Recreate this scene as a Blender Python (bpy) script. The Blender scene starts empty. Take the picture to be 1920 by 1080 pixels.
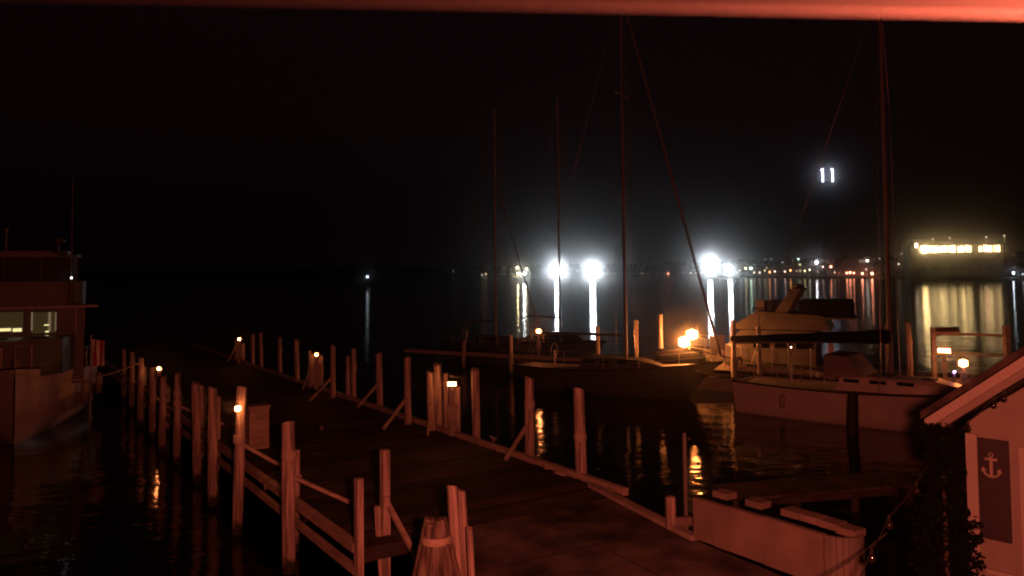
import bpy, math, random
from mathutils import Vector, Matrix, Euler

# ------------------------------------------------------------------ camera, world, light, exposure
scene = bpy.context.scene
COL = scene.collection
R = math.radians
HZ = 6.2                      # camera height above the water
FPX = 1507.0                  # focal length in photograph pixels (1920 wide)
PITCH, ROLL = R(2.5), R(0.55)
CY = 508 - FPX * math.tan(PITCH)
cam_data = bpy.data.cameras.new('camera')
cam = bpy.data.objects.new('camera', cam_data); COL.objects.link(cam)
cam_data.sensor_width = 36.0
cam_data.lens = FPX / 1920 * 36.0
cam_data.shift_y = -(540 - CY) / 1920
cam_data.clip_start = 0.05; cam_data.clip_end = 6000
CAM_M = Matrix.Rotation(R(90) + PITCH, 3, 'X') @ Matrix.Rotation(-ROLL, 3, 'Z')
cam.matrix_world = Matrix.Translation((0, 0, HZ)) @ CAM_M.to_4x4()
cam_data.dof.use_dof = True
cam_data.dof.focus_distance = 26.0
cam_data.dof.aperture_fstop = cam_data.lens / 9.0
scene.camera = cam

world = bpy.data.worlds.new('World'); scene.world = world; world.use_nodes = True
wn = world.node_tree.nodes; wn.clear()
bg = wn.new('ShaderNodeBackground'); wo = wn.new('ShaderNodeOutputWorld')
bg.inputs[0].default_value = (0.0034, 0.0009, 0.0013, 1); bg.inputs[1].default_value = 1.0
world.node_tree.links.new(bg.outputs[0], wo.inputs[0])

scene.view_settings.view_transform = 'Standard'
scene.view_settings.look = 'None'
scene.view_settings.exposure = 0.0
scene.view_settings.gamma = 1.0
scene.render.engine = 'CYCLES'
cy = scene.cycles
cy.use_denoising = True
cy.max_bounces = 5; cy.diffuse_bounces = 2; cy.glossy_bounces = 3; cy.volume_bounces = 0
cy.transmission_bounces = 2
cy.sample_clamp_indirect = 3.0
cy.filter_width = 2.0
cy.use_light_tree = True

# the red floodlight on the building the camera hangs on
RED_P = 1450.0
la = bpy.data.lights.new('red_floodlight', 'AREA')
la.shape = 'DISK'; la.size = 0.22; la.energy = RED_P; la.color = (1.0, 0.16, 0.085)
lo = bpy.data.objects.new('red_floodlight', la); COL.objects.link(lo)
lo.location = (0.55, 0.43, 6.10)
lo.rotation_euler = Vector((0.02, 1, -0.16)).to_track_quat('-Z', 'Z').to_euler()

# ------------------------------------------------------------------ helpers
def ray(px, py):
    return CAM_M @ Vector(((px - 960) / FPX, (CY - py) / FPX, -1.0))
def at(px, py, d=None, z=None):
    """the world point seen at photograph pixel (px, py), at forward distance d or at height z"""
    r = ray(px, py)
    t = d / r.y if d is not None else (z - HZ) / r.z
    return Vector((0, 0, HZ)) + r * t

class MB:
    def __init__(s): s.v = []; s.f = []; s.sm = []
    def add(s, vs, fs, smooth=False):
        o = len(s.v); s.v += [tuple(v) for v in vs]
        for f in fs: s.f.append(tuple(o + i for i in f)); s.sm.append(smooth)
        return s
    def box(s, c, size, rot=None):
        m = (rot.to_matrix() if isinstance(rot, Euler) else rot) if rot is not None else Matrix.Identity(3)
        c = Vector(c); h = [x / 2 for x in size]
        vs = [c + m @ Vector((x * h[0], y * h[1], z * h[2])) for x in (-1, 1) for y in (-1, 1) for z in (-1, 1)]
        return s.add(vs, [(0,1,3,2),(4,6,7,5),(0,4,5,1),(2,3,7,6),(0,2,6,4),(1,5,7,3)])
    def bar(s, a, b, w, h):
        a = Vector(a); b = Vector(b); d = b - a; L = d.length; d.normalize()
        up = Vector((0,0,1)) if abs(d.z) < .95 else Vector((0,1,0))
        x = d.cross(up).normalized(); y = x.cross(d)
        m = Matrix((x, d, y)).transposed()
        return s.box((a + b) / 2, (w, L, h), m)
    def tube(s, a, b, r0, r1=None, n=10, caps=True, jit=0, seed=0):
        a = Vector(a); b = Vector(b); r1 = r0 if r1 is None else r1
        d = (b - a); d.normalize()
        up = Vector((0,0,1)) if abs(d.z) < .95 else Vector((0,1,0))
        x = d.cross(up).normalized(); y = x.cross(d)
        rnd = random.Random(seed); vs = []
        for p, r in ((a, r0), (b, r1)):
            for k in range(n):
                q = 2 * math.pi * k / n
                rr = r * (1 + jit * (rnd.random() - .5))
                vs.append(p + x * (math.cos(q) * rr) + y * (math.sin(q) * rr))
        s.add(vs, [(k, (k + 1) % n, n + (k + 1) % n, n + k) for k in range(n)], True)
        if caps: s.add(vs[:n], [tuple(range(n))[::-1]]); s.add(vs[n:], [tuple(range(n))])
        return s
    def path(s, pts, r, n=6):
        for a, b in zip(pts[:-1], pts[1:]): s.tube(a, b, r, r, n)
        return s
    def lathe(s, prof, c=(0,0,0), n=14):
        vs = []; c = Vector(c)
        for r, z in prof:
            for k in range(n):
                q = 2 * math.pi * k / n
                vs.append(c + Vector((r * math.cos(q), r * math.sin(q), z)))
        fs = []
        for i in range(len(prof) - 1):
            for k in range(n):
                fs.append((i*n+k, i*n+(k+1)%n, (i+1)*n+(k+1)%n, (i+1)*n+k))
        s.add(vs, fs, True)
        s.add(vs[:n], [tuple(range(n))[::-1]]); s.add(vs[-n:], [tuple(range(n))])
        return s
    def prism(s, poly, z0, z1):
        n = len(poly)
        vs = [(p[0], p[1], z0) for p in poly] + [(p[0], p[1], z1) for p in poly]
        return s.add(vs, [tuple(range(n))[::-1], tuple(range(n, 2*n))] + [(k, (k+1)%n, n+(k+1)%n, n+k) for k in range(n)])
    def extr(s, poly3, vec):
        n = len(poly3); v = Vector(vec)
        vs = [Vector(p) for p in poly3]; vs += [p + v for p in vs]
        return s.add(vs, [tuple(range(n))[::-1], tuple(range(n, 2*n))] + [(k, (k+1)%n, n+(k+1)%n, n+k) for k in range(n)])
    def ico(s, c, r, sq=1.0):
        t = (1 + 5 ** .5) / 2
        vs = [(-1,t,0),(1,t,0),(-1,-t,0),(1,-t,0),(0,-1,t),(0,1,t),(0,-1,-t),(0,1,-t),(t,0,-1),(t,0,1),(-t,0,-1),(-t,0,1)]
        fs = [(0,11,5),(0,5,1),(0,1,7),(0,7,10),(0,10,11),(1,5,9),(5,11,4),(11,10,2),(10,7,6),(7,1,8),(3,9,4),(3,4,2),(3,2,6),(3,6,8),(3,8,9),(4,9,5),(2,4,11),(6,2,10),(8,6,7),(9,8,1)]
        c = Vector(c)
        return s.add([c + Vector((v[0], v[1], v[2] * sq)).normalized() * r if sq == 1 else c + Vector((v[0], v[1], v[2] * sq)) * (r / 1.9) for v in vs], fs, True)
    def mesh(s, name):
        me = bpy.data.meshes.new(name)
        me.from_pydata(s.v, [], s.f); me.update()
        for p, f in zip(me.polygons, s.sm): p.use_smooth = f
        return me
    def build(s, name, m, parent=None, loc=None):
        me = s.mesh(name); me.materials.append(m)
        o = bpy.data.objects.new(name, me); COL.objects.link(o)
        if parent is not None: o.parent = parent
        if loc is not None: o.location = loc
        return o

def tag(o, label, cat, group=None, kind=None):
    if label: o['label'] = label
    if cat: o['category'] = cat
    if group: o['group'] = group
    if kind: o['kind'] = kind
    return o
def empty(name, loc=(0,0,0), rz=0.0, label=None, cat=None, group=None):
    o = bpy.data.objects.new(name, None); COL.objects.link(o)
    o.location = loc; o.rotation_euler = (0, 0, rz); o.empty_display_size = .3
    return tag(o, label, cat, group)
def copy_tree(o, parent=None):
    c = o.copy(); COL.objects.link(c)
    if parent is not None: c.parent = parent
    for ch in [x for x in COL.objects if x.parent == o]: copy_tree(ch, c)
    return c
ORD = ['first','second','third','fourth','fifth','sixth','seventh','eighth','ninth','tenth','eleventh','twelfth','thirteenth','fourteenth','fifteenth','sixteenth','seventeenth','eighteenth','nineteenth','twentieth']

# ------------------------------------------------------------------ materials
def mat(name, col, rough=.6, metal=0.0, var=0.25, scale=(3,3,3), spec=.5, bump=0.0, bscale=20, isl=0, wet=None):
    m = bpy.data.materials.new(name); m.use_nodes = True
    nt = m.node_tree; b = nt.nodes['Principled BSDF']
    tc = nt.nodes.new('ShaderNodeTexCoord'); mp = nt.nodes.new('ShaderNodeMapping')
    mp.inputs['Scale'].default_value = scale
    no = nt.nodes.new('ShaderNodeTexNoise'); no.inputs['Scale'].default_value = 1.0; no.inputs['Detail'].default_value = 5
    rp = nt.nodes.new('ShaderNodeMapRange'); rp.inputs['From Min'].default_value = .3; rp.inputs['From Max'].default_value = .7
    rp.inputs['To Min'].default_value = 1 - var; rp.inputs['To Max'].default_value = 1 + var * .5
    mx = nt.nodes.new('ShaderNodeVectorMath'); mx.operation = 'SCALE'; mx.inputs[0].default_value = col[:3]
    L = nt.links.new
    L(tc.outputs['Object'], mp.inputs[0]); L(mp.outputs[0], no.inputs['Vector'])
    L(no.outputs['Fac'], rp.inputs['Value']); L(rp.outputs[0], mx.inputs['Scale']); L(mx.outputs[0], b.inputs['Base Color'])
    b.inputs['Roughness'].default_value = rough; b.inputs['Metallic'].default_value = metal
    b.inputs['Specular IOR Level'].default_value = spec
    if isl:
        g = nt.nodes.new('ShaderNodeNewGeometry'); mr = nt.nodes.new('ShaderNodeMapRange')
        mr.inputs['To Min'].default_value = 1 - isl; mr.inputs['To Max'].default_value = 1 + isl
        ml = nt.nodes.new('ShaderNodeMath'); ml.operation = 'MULTIPLY'
        L(g.outputs['Random Per Island'], mr.inputs['Value']); L(mr.outputs[0], ml.inputs[0]); L(rp.outputs[0], ml.inputs[1]); L(ml.outputs[0], mx.inputs['Scale'])
    if wet is not None:
        sp = nt.nodes.new('ShaderNodeSeparateXYZ'); ad = nt.nodes.new('ShaderNodeMath'); ad.operation = 'MULTIPLY_ADD'; ad.inputs[1].default_value = .5
        w_ = nt.nodes.new('ShaderNodeMapRange'); w_.inputs['From Min'].default_value = wet; w_.inputs['From Max'].default_value = wet + .22
        mm = nt.nodes.new('ShaderNodeMix'); mm.data_type = 'RGBA'; mm.inputs['A'].default_value = (.03,.035,.02,1)
        n3 = nt.nodes.new('ShaderNodeTexNoise'); n3.inputs['Scale'].default_value = 7
        L(tc.outputs['Object'], sp.inputs[0]); L(tc.outputs['Object'], n3.inputs['Vector']); L(n3.outputs['Fac'], ad.inputs[0]); L(sp.outputs['Z'], ad.inputs[2]); L(ad.outputs[0], w_.inputs['Value'])
        L(w_.outputs[0], mm.inputs['Factor']); L(mx.outputs[0], mm.inputs['B']); L(mm.outputs['Result'], b.inputs['Base Color'])
    if bump:
        n2 = nt.nodes.new('ShaderNodeTexNoise'); n2.inputs['Scale'].default_value = bscale
        bp = nt.nodes.new('ShaderNodeBump'); bp.inputs['Strength'].default_value = bump; bp.inputs['Distance'].default_value = .02
        L(mp.outputs[0], n2.inputs['Vector']); L(n2.outputs['Fac'], bp.inputs['Height']); L(bp.outputs[0], b.inputs['Normal'])
    return m
def emit(name, col, strength):
    m = bpy.data.materials.new(name); m.use_nodes = True
    nt = m.node_tree; nt.nodes.clear()
    e = nt.nodes.new('ShaderNodeEmission'); o = nt.nodes.new('ShaderNodeOutputMaterial')
    e.inputs[0].default_value = (*col, 1); e.inputs[1].default_value = strength
    nt.links.new(e.outputs[0], o.inputs[0])
    m.cycles.emission_sampling = 'FRONT_BACK' if False else 'AUTO'
    return m
def mat_water():
    m = bpy.data.materials.new('harbour_water'); m.use_nodes = True
    nt = m.node_tree; b = nt.nodes['Principled BSDF']; L = nt.links.new
    b.inputs['Base Color'].default_value = (.002, .003, .003, 1)
    b.inputs['Roughness'].default_value = .085; b.inputs['IOR'].default_value = 1.33
    tc = nt.nodes.new('ShaderNodeTexCoord')
    mp = nt.nodes.new('ShaderNodeMapping'); mp.inputs['Scale'].default_value = (.9, 1.6, 1)
    n1 = nt.nodes.new('ShaderNodeTexNoise'); n1.inputs['Scale'].default_value = 1.1; n1.inputs['Detail'].default_value = 3; n1.inputs['Distortion'].default_value = .4
    n2 = nt.nodes.new('ShaderNodeTexNoise'); n2.inputs['Scale'].default_value = .22; n2.inputs['Detail'].default_value = 2
    ad = nt.nodes.new('ShaderNodeMath'); ad.operation = 'MULTIPLY_ADD'; ad.inputs[1].default_value = 2.0
    bp = nt.nodes.new('ShaderNodeBump'); bp.inputs['Strength'].default_value = .5; bp.inputs['Distance'].default_value = .05
    L(tc.outputs['Object'], mp.inputs[0]); L(mp.outputs[0], n1.inputs['Vector']); L(mp.outputs[0], n2.inputs['Vector'])
    m3 = nt.nodes.new('ShaderNodeMapping'); m3.inputs['Scale'].default_value = (.16, .035, 1)
    n3 = nt.nodes.new('ShaderNodeTexNoise'); n3.inputs['Scale'].default_value = 1.0; n3.inputs['Detail'].default_value = 2
    a3 = nt.nodes.new('ShaderNodeMath'); a3.operation = 'MULTIPLY_ADD'; a3.inputs[1].default_value = 2.2
    L(tc.outputs['Object'], m3.inputs[0]); L(m3.outputs[0], n3.inputs['Vector'])
    L(n2.outputs['Fac'], ad.inputs[0]); L(n1.outputs['Fac'], ad.inputs[2]); L(n3.outputs['Fac'], a3.inputs[0]); L(ad.outputs[0], a3.inputs[2]); L(a3.outputs[0], bp.inputs['Height']); L(bp.outputs[0], b.inputs['Normal'])
    return m
def mat_siding(name, col, pitch=.13):
    m = mat(name, col, .55, var=.1)
    nt = m.node_tree; L = nt.links.new; b = nt.nodes['Principled BSDF']
    tc = nt.nodes.new('ShaderNodeTexCoord'); sp = nt.nodes.new('ShaderNodeSeparateXYZ')
    a = nt.nodes.new('ShaderNodeMath'); a.operation = 'MULTIPLY'; a.inputs[1].default_value = 1 / pitch
    f = nt.nodes.new('ShaderNodeMath'); f.operation = 'FRACT'
    bp = nt.nodes.new('ShaderNodeBump'); bp.inputs['Strength'].default_value = .6; bp.inputs['Distance'].default_value = .012; bp.invert = True
    L(tc.outputs['Object'], sp.inputs[0]); L(sp.outputs['Z'], a.inputs[0]); L(a.outputs[0], f.inputs[0]); L(f.outputs[0], bp.inputs['Height']); L(bp.outputs[0], b.inputs['Normal'])
    return m

M = {
 'pile': mat('weathered_pile_wood', (.44,.38,.35), .85, var=.75, scale=(14,14,.9), bump=.9, bscale=5, spec=.2, wet=-.75),
 'timber': mat('pale_timber', (.42,.36,.31), .8, var=.4, scale=(2,2,8), spec=.2),
 'deck': mat('dark_deck_boards', (.05,.042,.038), .8, var=.6, scale=(1.2,1.2,1.2), bump=.4, bscale=9, spec=.25, isl=.6),
 'apron': mat('asphalt_apron', (.13,.115,.105), .9, var=.85, scale=(1.3,1.3,1.3), bump=.8, bscale=40, spec=.2),
 'edge': mat('concrete_edge', (.36,.33,.30), .9, var=.35, scale=(2,2,2)),
 'pierwood': mat('dark_pier_wood', (.09,.075,.065), .85, var=.5, scale=(2,2,8), spec=.2, isl=.4),
 'block': mat('painted_concrete', (.25,.21,.195), .85, var=.28, scale=(1.5,1.5,1.0), bump=.3, spec=.2),
 'hull': mat('white_gelcoat', (.55,.52,.50), .35, var=.12, scale=(.8,.8,2)),
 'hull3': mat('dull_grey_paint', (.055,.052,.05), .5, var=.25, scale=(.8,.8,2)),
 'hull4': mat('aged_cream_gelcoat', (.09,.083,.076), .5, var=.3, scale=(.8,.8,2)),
 'oldwood': mat('old_grey_wood', (.20,.17,.155), .85, var=.75, scale=(14,14,.9), bump=.9, bscale=5, spec=.2),
 'hull2': mat('worn_gelcoat', (.22,.20,.19), .45, var=.25, scale=(.8,.8,2)),
 'decking': mat('boat_deck', (.30,.27,.25), .6, var=.3),
 'dark': mat('dark_canvas', (.012,.012,.018), .95, var=.4, spec=.1),
 'glassd': mat('dark_glass', (.006,.007,.008), .12, var=.1),
 'alu': mat('mast_aluminium', (.18,.175,.17), .6, .1, var=.15),
 'steel': mat('stainless_tube', (.55,.53,.52), .3, .8, var=.1),
 'rope': mat('pale_rope', (.45,.40,.35), .8, var=.3, scale=(20,20,20)),
 'rubber': mat('black_rubber', (.012,.012,.012), .7),
 'wall': mat_siding('kiosk_siding', (.20,.19,.175)),
 'trim': mat('kiosk_trim', (.32,.31,.29), .5, var=.12),
 'shingle': mat('roof_shingles', (.055,.045,.045), .9, var=.5, scale=(4,4,4), bump=.6, bscale=8, spec=.15),
 'shutter': mat('dark_shutter', (.022,.017,.024), .6, var=.2),
 'leaf': mat('dark_leaves', (.002,.006,.002), .9, var=.5, spec=.1),
 'woods': mat('far_tree_leaves', (.004,.006,.003), .95, var=.5, spec=.05, scale=(.2,.2,.2)),
 'bark': mat('bark', (.05,.04,.03), .9),
 'land': mat('far_shore_ground', (.03,.035,.025), .95, var=.4, scale=(.02,.02,.02), spec=.1),
 'stone': mat('granite', (.30,.29,.27), .8, var=.2, scale=(.1,.1,.1)),
 'house': mat('far_house_wall', (.09,.085,.08), .8, var=.3, scale=(.3,.3,.3)),
 'eave': mat('eave_board_paint', (.034,.030,.029), .8, var=.15),
 'reds': mat('flag_red', (.45,.03,.03), .8), 'whites': mat('flag_white', (.75,.72,.7), .8),
 'green': mat('dull_green_canvas', (.05,.07,.04), .9),
}
ORANGE = (1.0, .34, .11); WHITE = (.82, .93, 1.0); WARM = (1.0, .72, .36); SOFT = (1.0, .86, .62)
E = {
 'pedestal': emit('pedestal_lamp_light', (1.0,.25,.07), 75),
 'sodium': emit('sodium_flood_light', (1.0,.27,.06), 330),
 'flood': emit('white_flood_light', WHITE, 165),
 'pane': emit('lit_cabin_pane', (1.0,.62,.22), .035),
 'tube': emit('cabin_tube_lamp', (1.0,.83,.36), 1.1),
 'spark': emit('small_white_lamp', (.9,.95,1.0), 5),
}

# ------------------------------------------------------------------ water, far shore, air
MB().add([(-2500,-300,0),(2500,-300,0),(2500,3200,0),(-2500,3200,0)], [(0,1,2,3)]).build('water', mat_water())
tag(bpy.data.objects['water'], None, None, kind='structure')

SH = [(-900,1500),(300,1300),(640,1150),(900,960),(1150,880),(1300,700),(1400,560),(1500,500),(1600,470),(1700,440),(1735,380),(1920,350),(2150,330),(2600,300)]
def shore_d(px):
    for (a, da), (b, db) in zip(SH[:-1], SH[1:]):
        if a <= px <= b: return da + (db - da) * (px - a) / (b - a)
    return 1000
pts = []
for px, d in SH:
    p = at(px, 508, d=d); pts.append((p.x, d))
land = MB(); vs = []; rows = [(0, -1.0), (0, 1.1), (25, 1.4), (90, 3.0), (300, 9.0), (900, 14.0)]
for k, (x, y) in enumerate(pts):
    for off, z in rows: vs.append((x * (1 + off / y), y + off, z + (0 if z < 2 else math.sin(k * 2.3) * z * .25)))
nr = len(rows)
land.add(vs, [(k*nr+r, (k+1)*nr+r, (k+1)*nr+r+1, k*nr+r+1) for k in range(len(pts)-1) for r in range(nr-1)])
tag(land.build('terrain', M['land']), None, None, kind='structure')

# woods on the far shore read as one dark mass
rw = random.Random(5); w = MB()
for i in range(900):
    px = rw.uniform(500, 2300); d = shore_d(px) + rw.uniform(60, 160)
    p = at(px, 508, d=d); h = rw.uniform(5, 11)
    for j in range(3):
        w.ico((p.x + rw.uniform(-3,3), p.y + rw.uniform(-3,3), 3 + h * (.35 + .25 * j)), rw.uniform(1.6, 3.6))
    w.tube((p.x, p.y, 1), (p.x, p.y, 3 + h * .5), .3, .15, 5)
tag(w.build('far_woods', M['woods']), 'dark low woods along the far shore behind the harbour lights', 'woods', kind='stuff')

# ------------------------------------------------------------------ main dock
DZ = 1.2
DIR = Vector((-.545, .839, 0)).normalized()      # the way the dock runs, away from the camera
NRM = Vector((DIR.y, -DIR.x, 0))                 # across it, to the right
L0 = at(665, 1032, z=DZ)                         # near left corner of the dock
L0.z = 0
WID = 6.45
def dk(s, n, z=0): return L0 + DIR * s + NRM * n + Vector((0, 0, z))
def dock_sn(p):
    q = Vector((p.x, p.y, 0)) - L0
    return q.dot(DIR), q.dot(NRM)
ROT = Matrix((NRM, DIR, Vector((0,0,1)))).transposed()
LEN = 47.0
droot = empty('dock', dk(0, 0), 0, 'long dark plank dock running away from the apron between its rows of piles', 'dock')
def dmb(): return MB()
def dbuild(mb, name, m, parent=droot):
    mb.v = [tuple(Vector(v) - droot.location) for v in mb.v]
    return mb.build(name, m, parent)
rd = random.Random(3)
mb = MB(); s = 0.0
while s < LEN:
    wd = .19; dzz = rd.uniform(-.006, .006)
    mb.box(dk(s + wd / 2, WID / 2 + rd.uniform(-.02, .02), DZ - .025 + dzz), (WID - .3, wd - .012, .05), ROT); s += wd
dbuild(mb, 'deck', M['deck'])
for n in (.0, WID):
    sg = 1 if n else -1
    dbuild(MB().box(dk(LEN/2, n + sg * -.04, DZ + .04), (.16, LEN, .16), ROT), 'edge_beam', M['timber'])
    dbuild(MB().box(dk(LEN/2, n + sg * -.02, DZ - .36), (.10, LEN, .14), ROT), 'lower_beam', M['timber'])
mb = MB()
for k in range(16):
    mb.box(dk(.3 + k * 3.0, WID/2, DZ - .2), (WID - .3, .22, .26), ROT)
dbuild(mb, 'cross_beam', M['deck'])

# quay apron the camera looks over
q1 = at(1108, 912, z=DZ); q2 = at(1250, 985, z=DZ); q3 = at(1303, 1012, z=DZ); q4 = at(1500, 1092, z=DZ)
ql = at(842, 1002, z=DZ)
dirq = (q4 - q3).normalized()
poly = [ql, dk(.5, 5.7), q1, q2, q3, q4, q4 + dirq * 9, Vector((-4, 1, 0)), Vector((-1.2, 9, 0))]
poly[0] = dk(-.02, 2.0); 
mb = MB().prism([(p.x, p.y) for p in poly], -1.5, DZ - .01)
tag(mb.build('pavement', M['apron']), None, None, kind='structure')
mb = MB()
for a, b in ((q1, q2), (q2, q3)):
    a2 = Vector((a.x, a.y, DZ + .03)); b2 = Vector((b.x, b.y, DZ + .03)); mb.bar(a2, b2, .18, .1)
jm = MB()
for a, b in ((dk(-2.1, 1.2), dk(-2.3, 5.2)), (dk(-.3, 3.9), dk(-9, 3.4)), (dk(-5.0, -.5), dk(-5.1, 4.4))):
    jm.bar((a.x, a.y, DZ - .007), (b.x, b.y, DZ - .007), .035, .004)
tag(jm.build('pavement_joints', M['deck']), None, None, kind='structure')
tag(mb.build('quay_edge_curb', M['edge']), 'pale concrete curb along the edge of the apron beside the short round bollard', 'curb')

# ------------------------------------------------------------------ piles
def pile_mesh(h, r, seed, below=2.2):
    rr = random.Random(seed); mb = MB(); n = 12
    lean = (rr.uniform(-.02, .02), rr.uniform(-.02, .02))
    zs = [-below, -.2, h * .35, h * .7, h]
    vs = []
    for i, z in enumerate(zs):
        ri = r * (1.06 - .10 * i / 4) * (1 + rr.uniform(-.03, .03))
        for k in range(n):
            a = 2 * math.pi * k / n
            zz = z + (ri * .35 * math.cos(a + seed) if i == 4 else 0)
            vs.append((ri * math.cos(a) * (1 + rr.uniform(-.03,.03)) + lean[0] * z, ri * math.sin(a) * (1 + rr.uniform(-.03,.03)) + lean[1] * z, zz))
    mb.add(vs, [(i*n+k, i*n+(k+1)%n, (i+1)*n+(k+1)%n, (i+1)*n+k) for i in range(4) for k in range(n)], True)
    mb.add(vs[-n:], [tuple(range(n))])
    return mb
pile_count = {}
def pile(pos, h, r, label, group='mooring piles along the dock', seed=0, brace=None, square=False, collar=False, below=2.6):
    root = empty('mooring_pile', (pos.x, pos.y, DZ), 0, label, 'pile', group)
    if not square: root.rotation_euler = (R(math.sin(seed * 5.3) * .8), R(math.sin(seed * 3.1) * .7), 0)
    if square: MB().box((0, 0, (h - below) / 2), (r*2, r*2, h + below), Euler((0,0,.6))).build('post', M['pile'], root)
    else: pile_mesh(h, r, seed, below).build('post', M['pile'], root)
    if collar: MB().lathe([(r*1.12, h*.42), (r*1.16, h*.45), (r*1.12, h*.5)]).build('rope_collar', M['rope'], root)
    if seed % 4 == 1 and h > 1.2:
        hk = MB()
        for k in range(3): hk.lathe([(r*1.10, h*.60 + k*.05), (r*1.18, h*.615 + k*.05), (r*1.10, h*.645 + k*.05)], n=10)
        hk.build('rope_turns', M['rope'], root)
    if brace is not None:
        MB().bar((0, 0, h * .42), brace, .09, .07).build('brace', M['timber'], root)
    return root
inL = NRM * 1.35 + DIR * -.55
# (px, top py, width px, water py or None, braced)
left_row = [(541,793,25,1072,1),(447,727,19,1000,1),(398,727,17,948,0),(368,718,15,905,0),(331,700,12,872,1),(304,706,12,850,0),(285,690,11,822,0),(263,672,11,800,0),(247,660,9,772,0),(232,655,8,752,0)]
for i, (px, top, wpx, wy, br) in enumerate(left_row):
    p = at(px, wy, z=0); d = p.y
    t = at(px, top, d=d); r = wpx / FPX * d / 2
    h = t.z - DZ
    bv = (inL.x, inL.y, .05) if br else None
    pile(p, h, r, ORD[i] + " mooring pile from the near end of the dock's left row", seed=i + 1, brace=bv, collar=(i % 3 == 1))
# shorter piles standing just inside the left edge, behind the row
inner = [(557,845,12),(379,724,16),(408,742,13),(313,742,16),(292,716,15),(270,690,12),(338,776,9)]
inner_lab = ['short pile tucked behind the nearest tall pile of the left row', 'thick short pile behind the fourth pile of the left row',
 'short pale pile right of the third pile of the left row', 'stout short pile left of the lit lamp in the left row, nearer of two',
 'stout short pile under the far lamp of the left row', 'farthest short pile inside the left row', 'thin short pile between the fifth pile and the pale thick pair']
for i, (px, top, wpx) in enumerate(inner):
    # sits on the dock's left edge line: solve for the distance
    best = min((abs((960 + FPX * dk(s * .05, .25).x / dk(s * .05, .25).y) - px), s) for s in range(900))[1] * .05
    p = dk(best, .25); t = at(px, top, d=p.y)
    pile(p, max(.6, t.z - DZ), wpx / FPX * p.y / 2, inner_lab[i], 'short piles inside the left edge', seed=20 + i, below=1.5)
# right row
right_row = [(1090,730,895,21,0),(993,708,850,17,1),(893,692,820,15,0),(765,670,795,13,1),(712,662,756,12,1),(663,655,750,9,0),(652,668,746,8,0),(624,648,746,10,1),(557,637,716,9,0),(525,632,700,7,0),(490,624,690,7,0),(474,628,686,7,0)]
for i, (px, top, by, wpx, br) in enumerate(right_row):
    best = min((abs((960 + FPX * dk(s * .05, WID + .12).x / dk(s * .05, WID + .12).y) - px), s) for s in range(1000))[1] * .05
    p = at(px, by, z=DZ)
    t = at(px, top, d=p.y); r = wpx / FPX * p.y / 2
    b = -NRM * 1.1 - DIR * .5
    pile(p, t.z - DZ, r, ORD[i] + " mooring pile from the near end of the dock's right row", seed=40 + i, brace=(b.x, b.y, .05) if br else None, collar=(i == 0))
# bundles of piles by the lamps of the right row
def bundle(px, base_y, items, label, s_off=0):
    best = min((abs((960 + FPX * dk(s * .05, WID).x / dk(s * .05, WID).y) - px), s) for s in range(1000))[1] * .05
    c = dk(best, WID + .1)
    root = empty('pile_cluster', (c.x, c.y, DZ), 0, label, 'pile cluster', 'clusters of piles on the right edge of the dock')
    for k, (ipx, top, wpx, dd) in enumerate(items):
        t = at(ipx, top, d=c.y + dd); r = wpx / FPX * (c.y + dd) / 2
        o = pile_mesh(t.z - DZ, r, 70 + k + int(px), 2.2).build('pile', M['pile'], root)
        o.location = (t.x - c.x, dd, 0)
    b = -NRM * .9 - DIR * .6
    MB().bar(((at(items[0][0], 700, d=c.y).x - c.x), 0, .9), (b.x, b.y, .03), .07, .06).build('brace', M['timber'], root)
bundle(826, 795, [(808,697,14,0),(822,683,14,.35),(836,700,10,.7),(857,726,12,.3)], 'cluster of four leaning piles beside the rectangular lamp on the right edge')
bundle(593, 725, [(583,662,12,.2),(600,668,12,0)], 'pair of piles behind the middle lamp of the right row')
bundle(449, 690, [(444,640,9,.2),(455,644,8,0)], 'pair of piles behind the farthest lamp on the dock')

# near posts at the corner of dock and apron
p = at(673, 1040, z=DZ); pile(p, at(671, 897, d=p.y).z - DZ, .065, 'thin square post at the near left corner of the dock', 'posts at the near end of the dock', square=True, below=3)
p = at(722, 1002, z=DZ); o = pile(p, at(714, 843, d=p.y).z - DZ, .075, 'slim square post with a step in it right of the thin corner post', 'posts at the near end of the dock', square=True, below=3, brace=(.75, -1.0, -.15))
MB().bar((-.13, -.05, .55), (.04, -.1, -1.6), .13, .12).build('splint', M['pile'], o)
MB().bar((.07, -.12, .75), (.02, -.12, .05), .10, .09).build('splint', M['pile'], o)
for i, (px, top, wpx, dd, lab) in enumerate([(858,910,21,13.0,'tallest bright pile of the foreground trio'),(874,918,18,13.25,'middle bright pile of the foreground trio, top just lower than the tallest'),(885,990,13,12.8,'lowest and rightmost pile of the foreground trio')]):
    t = at(px, top, d=dd)
    o = pile(Vector((t.x, dd, 0)), t.z - DZ, wpx / FPX * dd / 2, lab, 'trio of piles in the foreground', seed=90 + i)
    o.rotation_euler = (0, R(-2.5), 0)
# cone of leaning poles
c = at(818, 970, d=12.2); root = empty('pole_tepee', (c.x, c.y, 0), 0, 'tent shaped bundle of leaning poles left of the bright foreground trio', 'pole bundle')
n = 7
for k in range(n):
    a = 2 * math.pi * k / n + .2; rr = .10 if k % 2 else .07
    MB().tube((math.cos(a) * .62, math.sin(a) * .5, DZ - 1.2), (math.cos(a) * rr, math.sin(a) * .09, c.z - .02 - .05 * (k % 3)), .15, .085, 10, jit=.1, seed=k).build('pole', M['oldwood'], root)
MB().lathe([(.235, c.z - .36), (.24, c.z - .31), (.225, c.z - .26)]).build('lashing', M['rope'], root)

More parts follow.
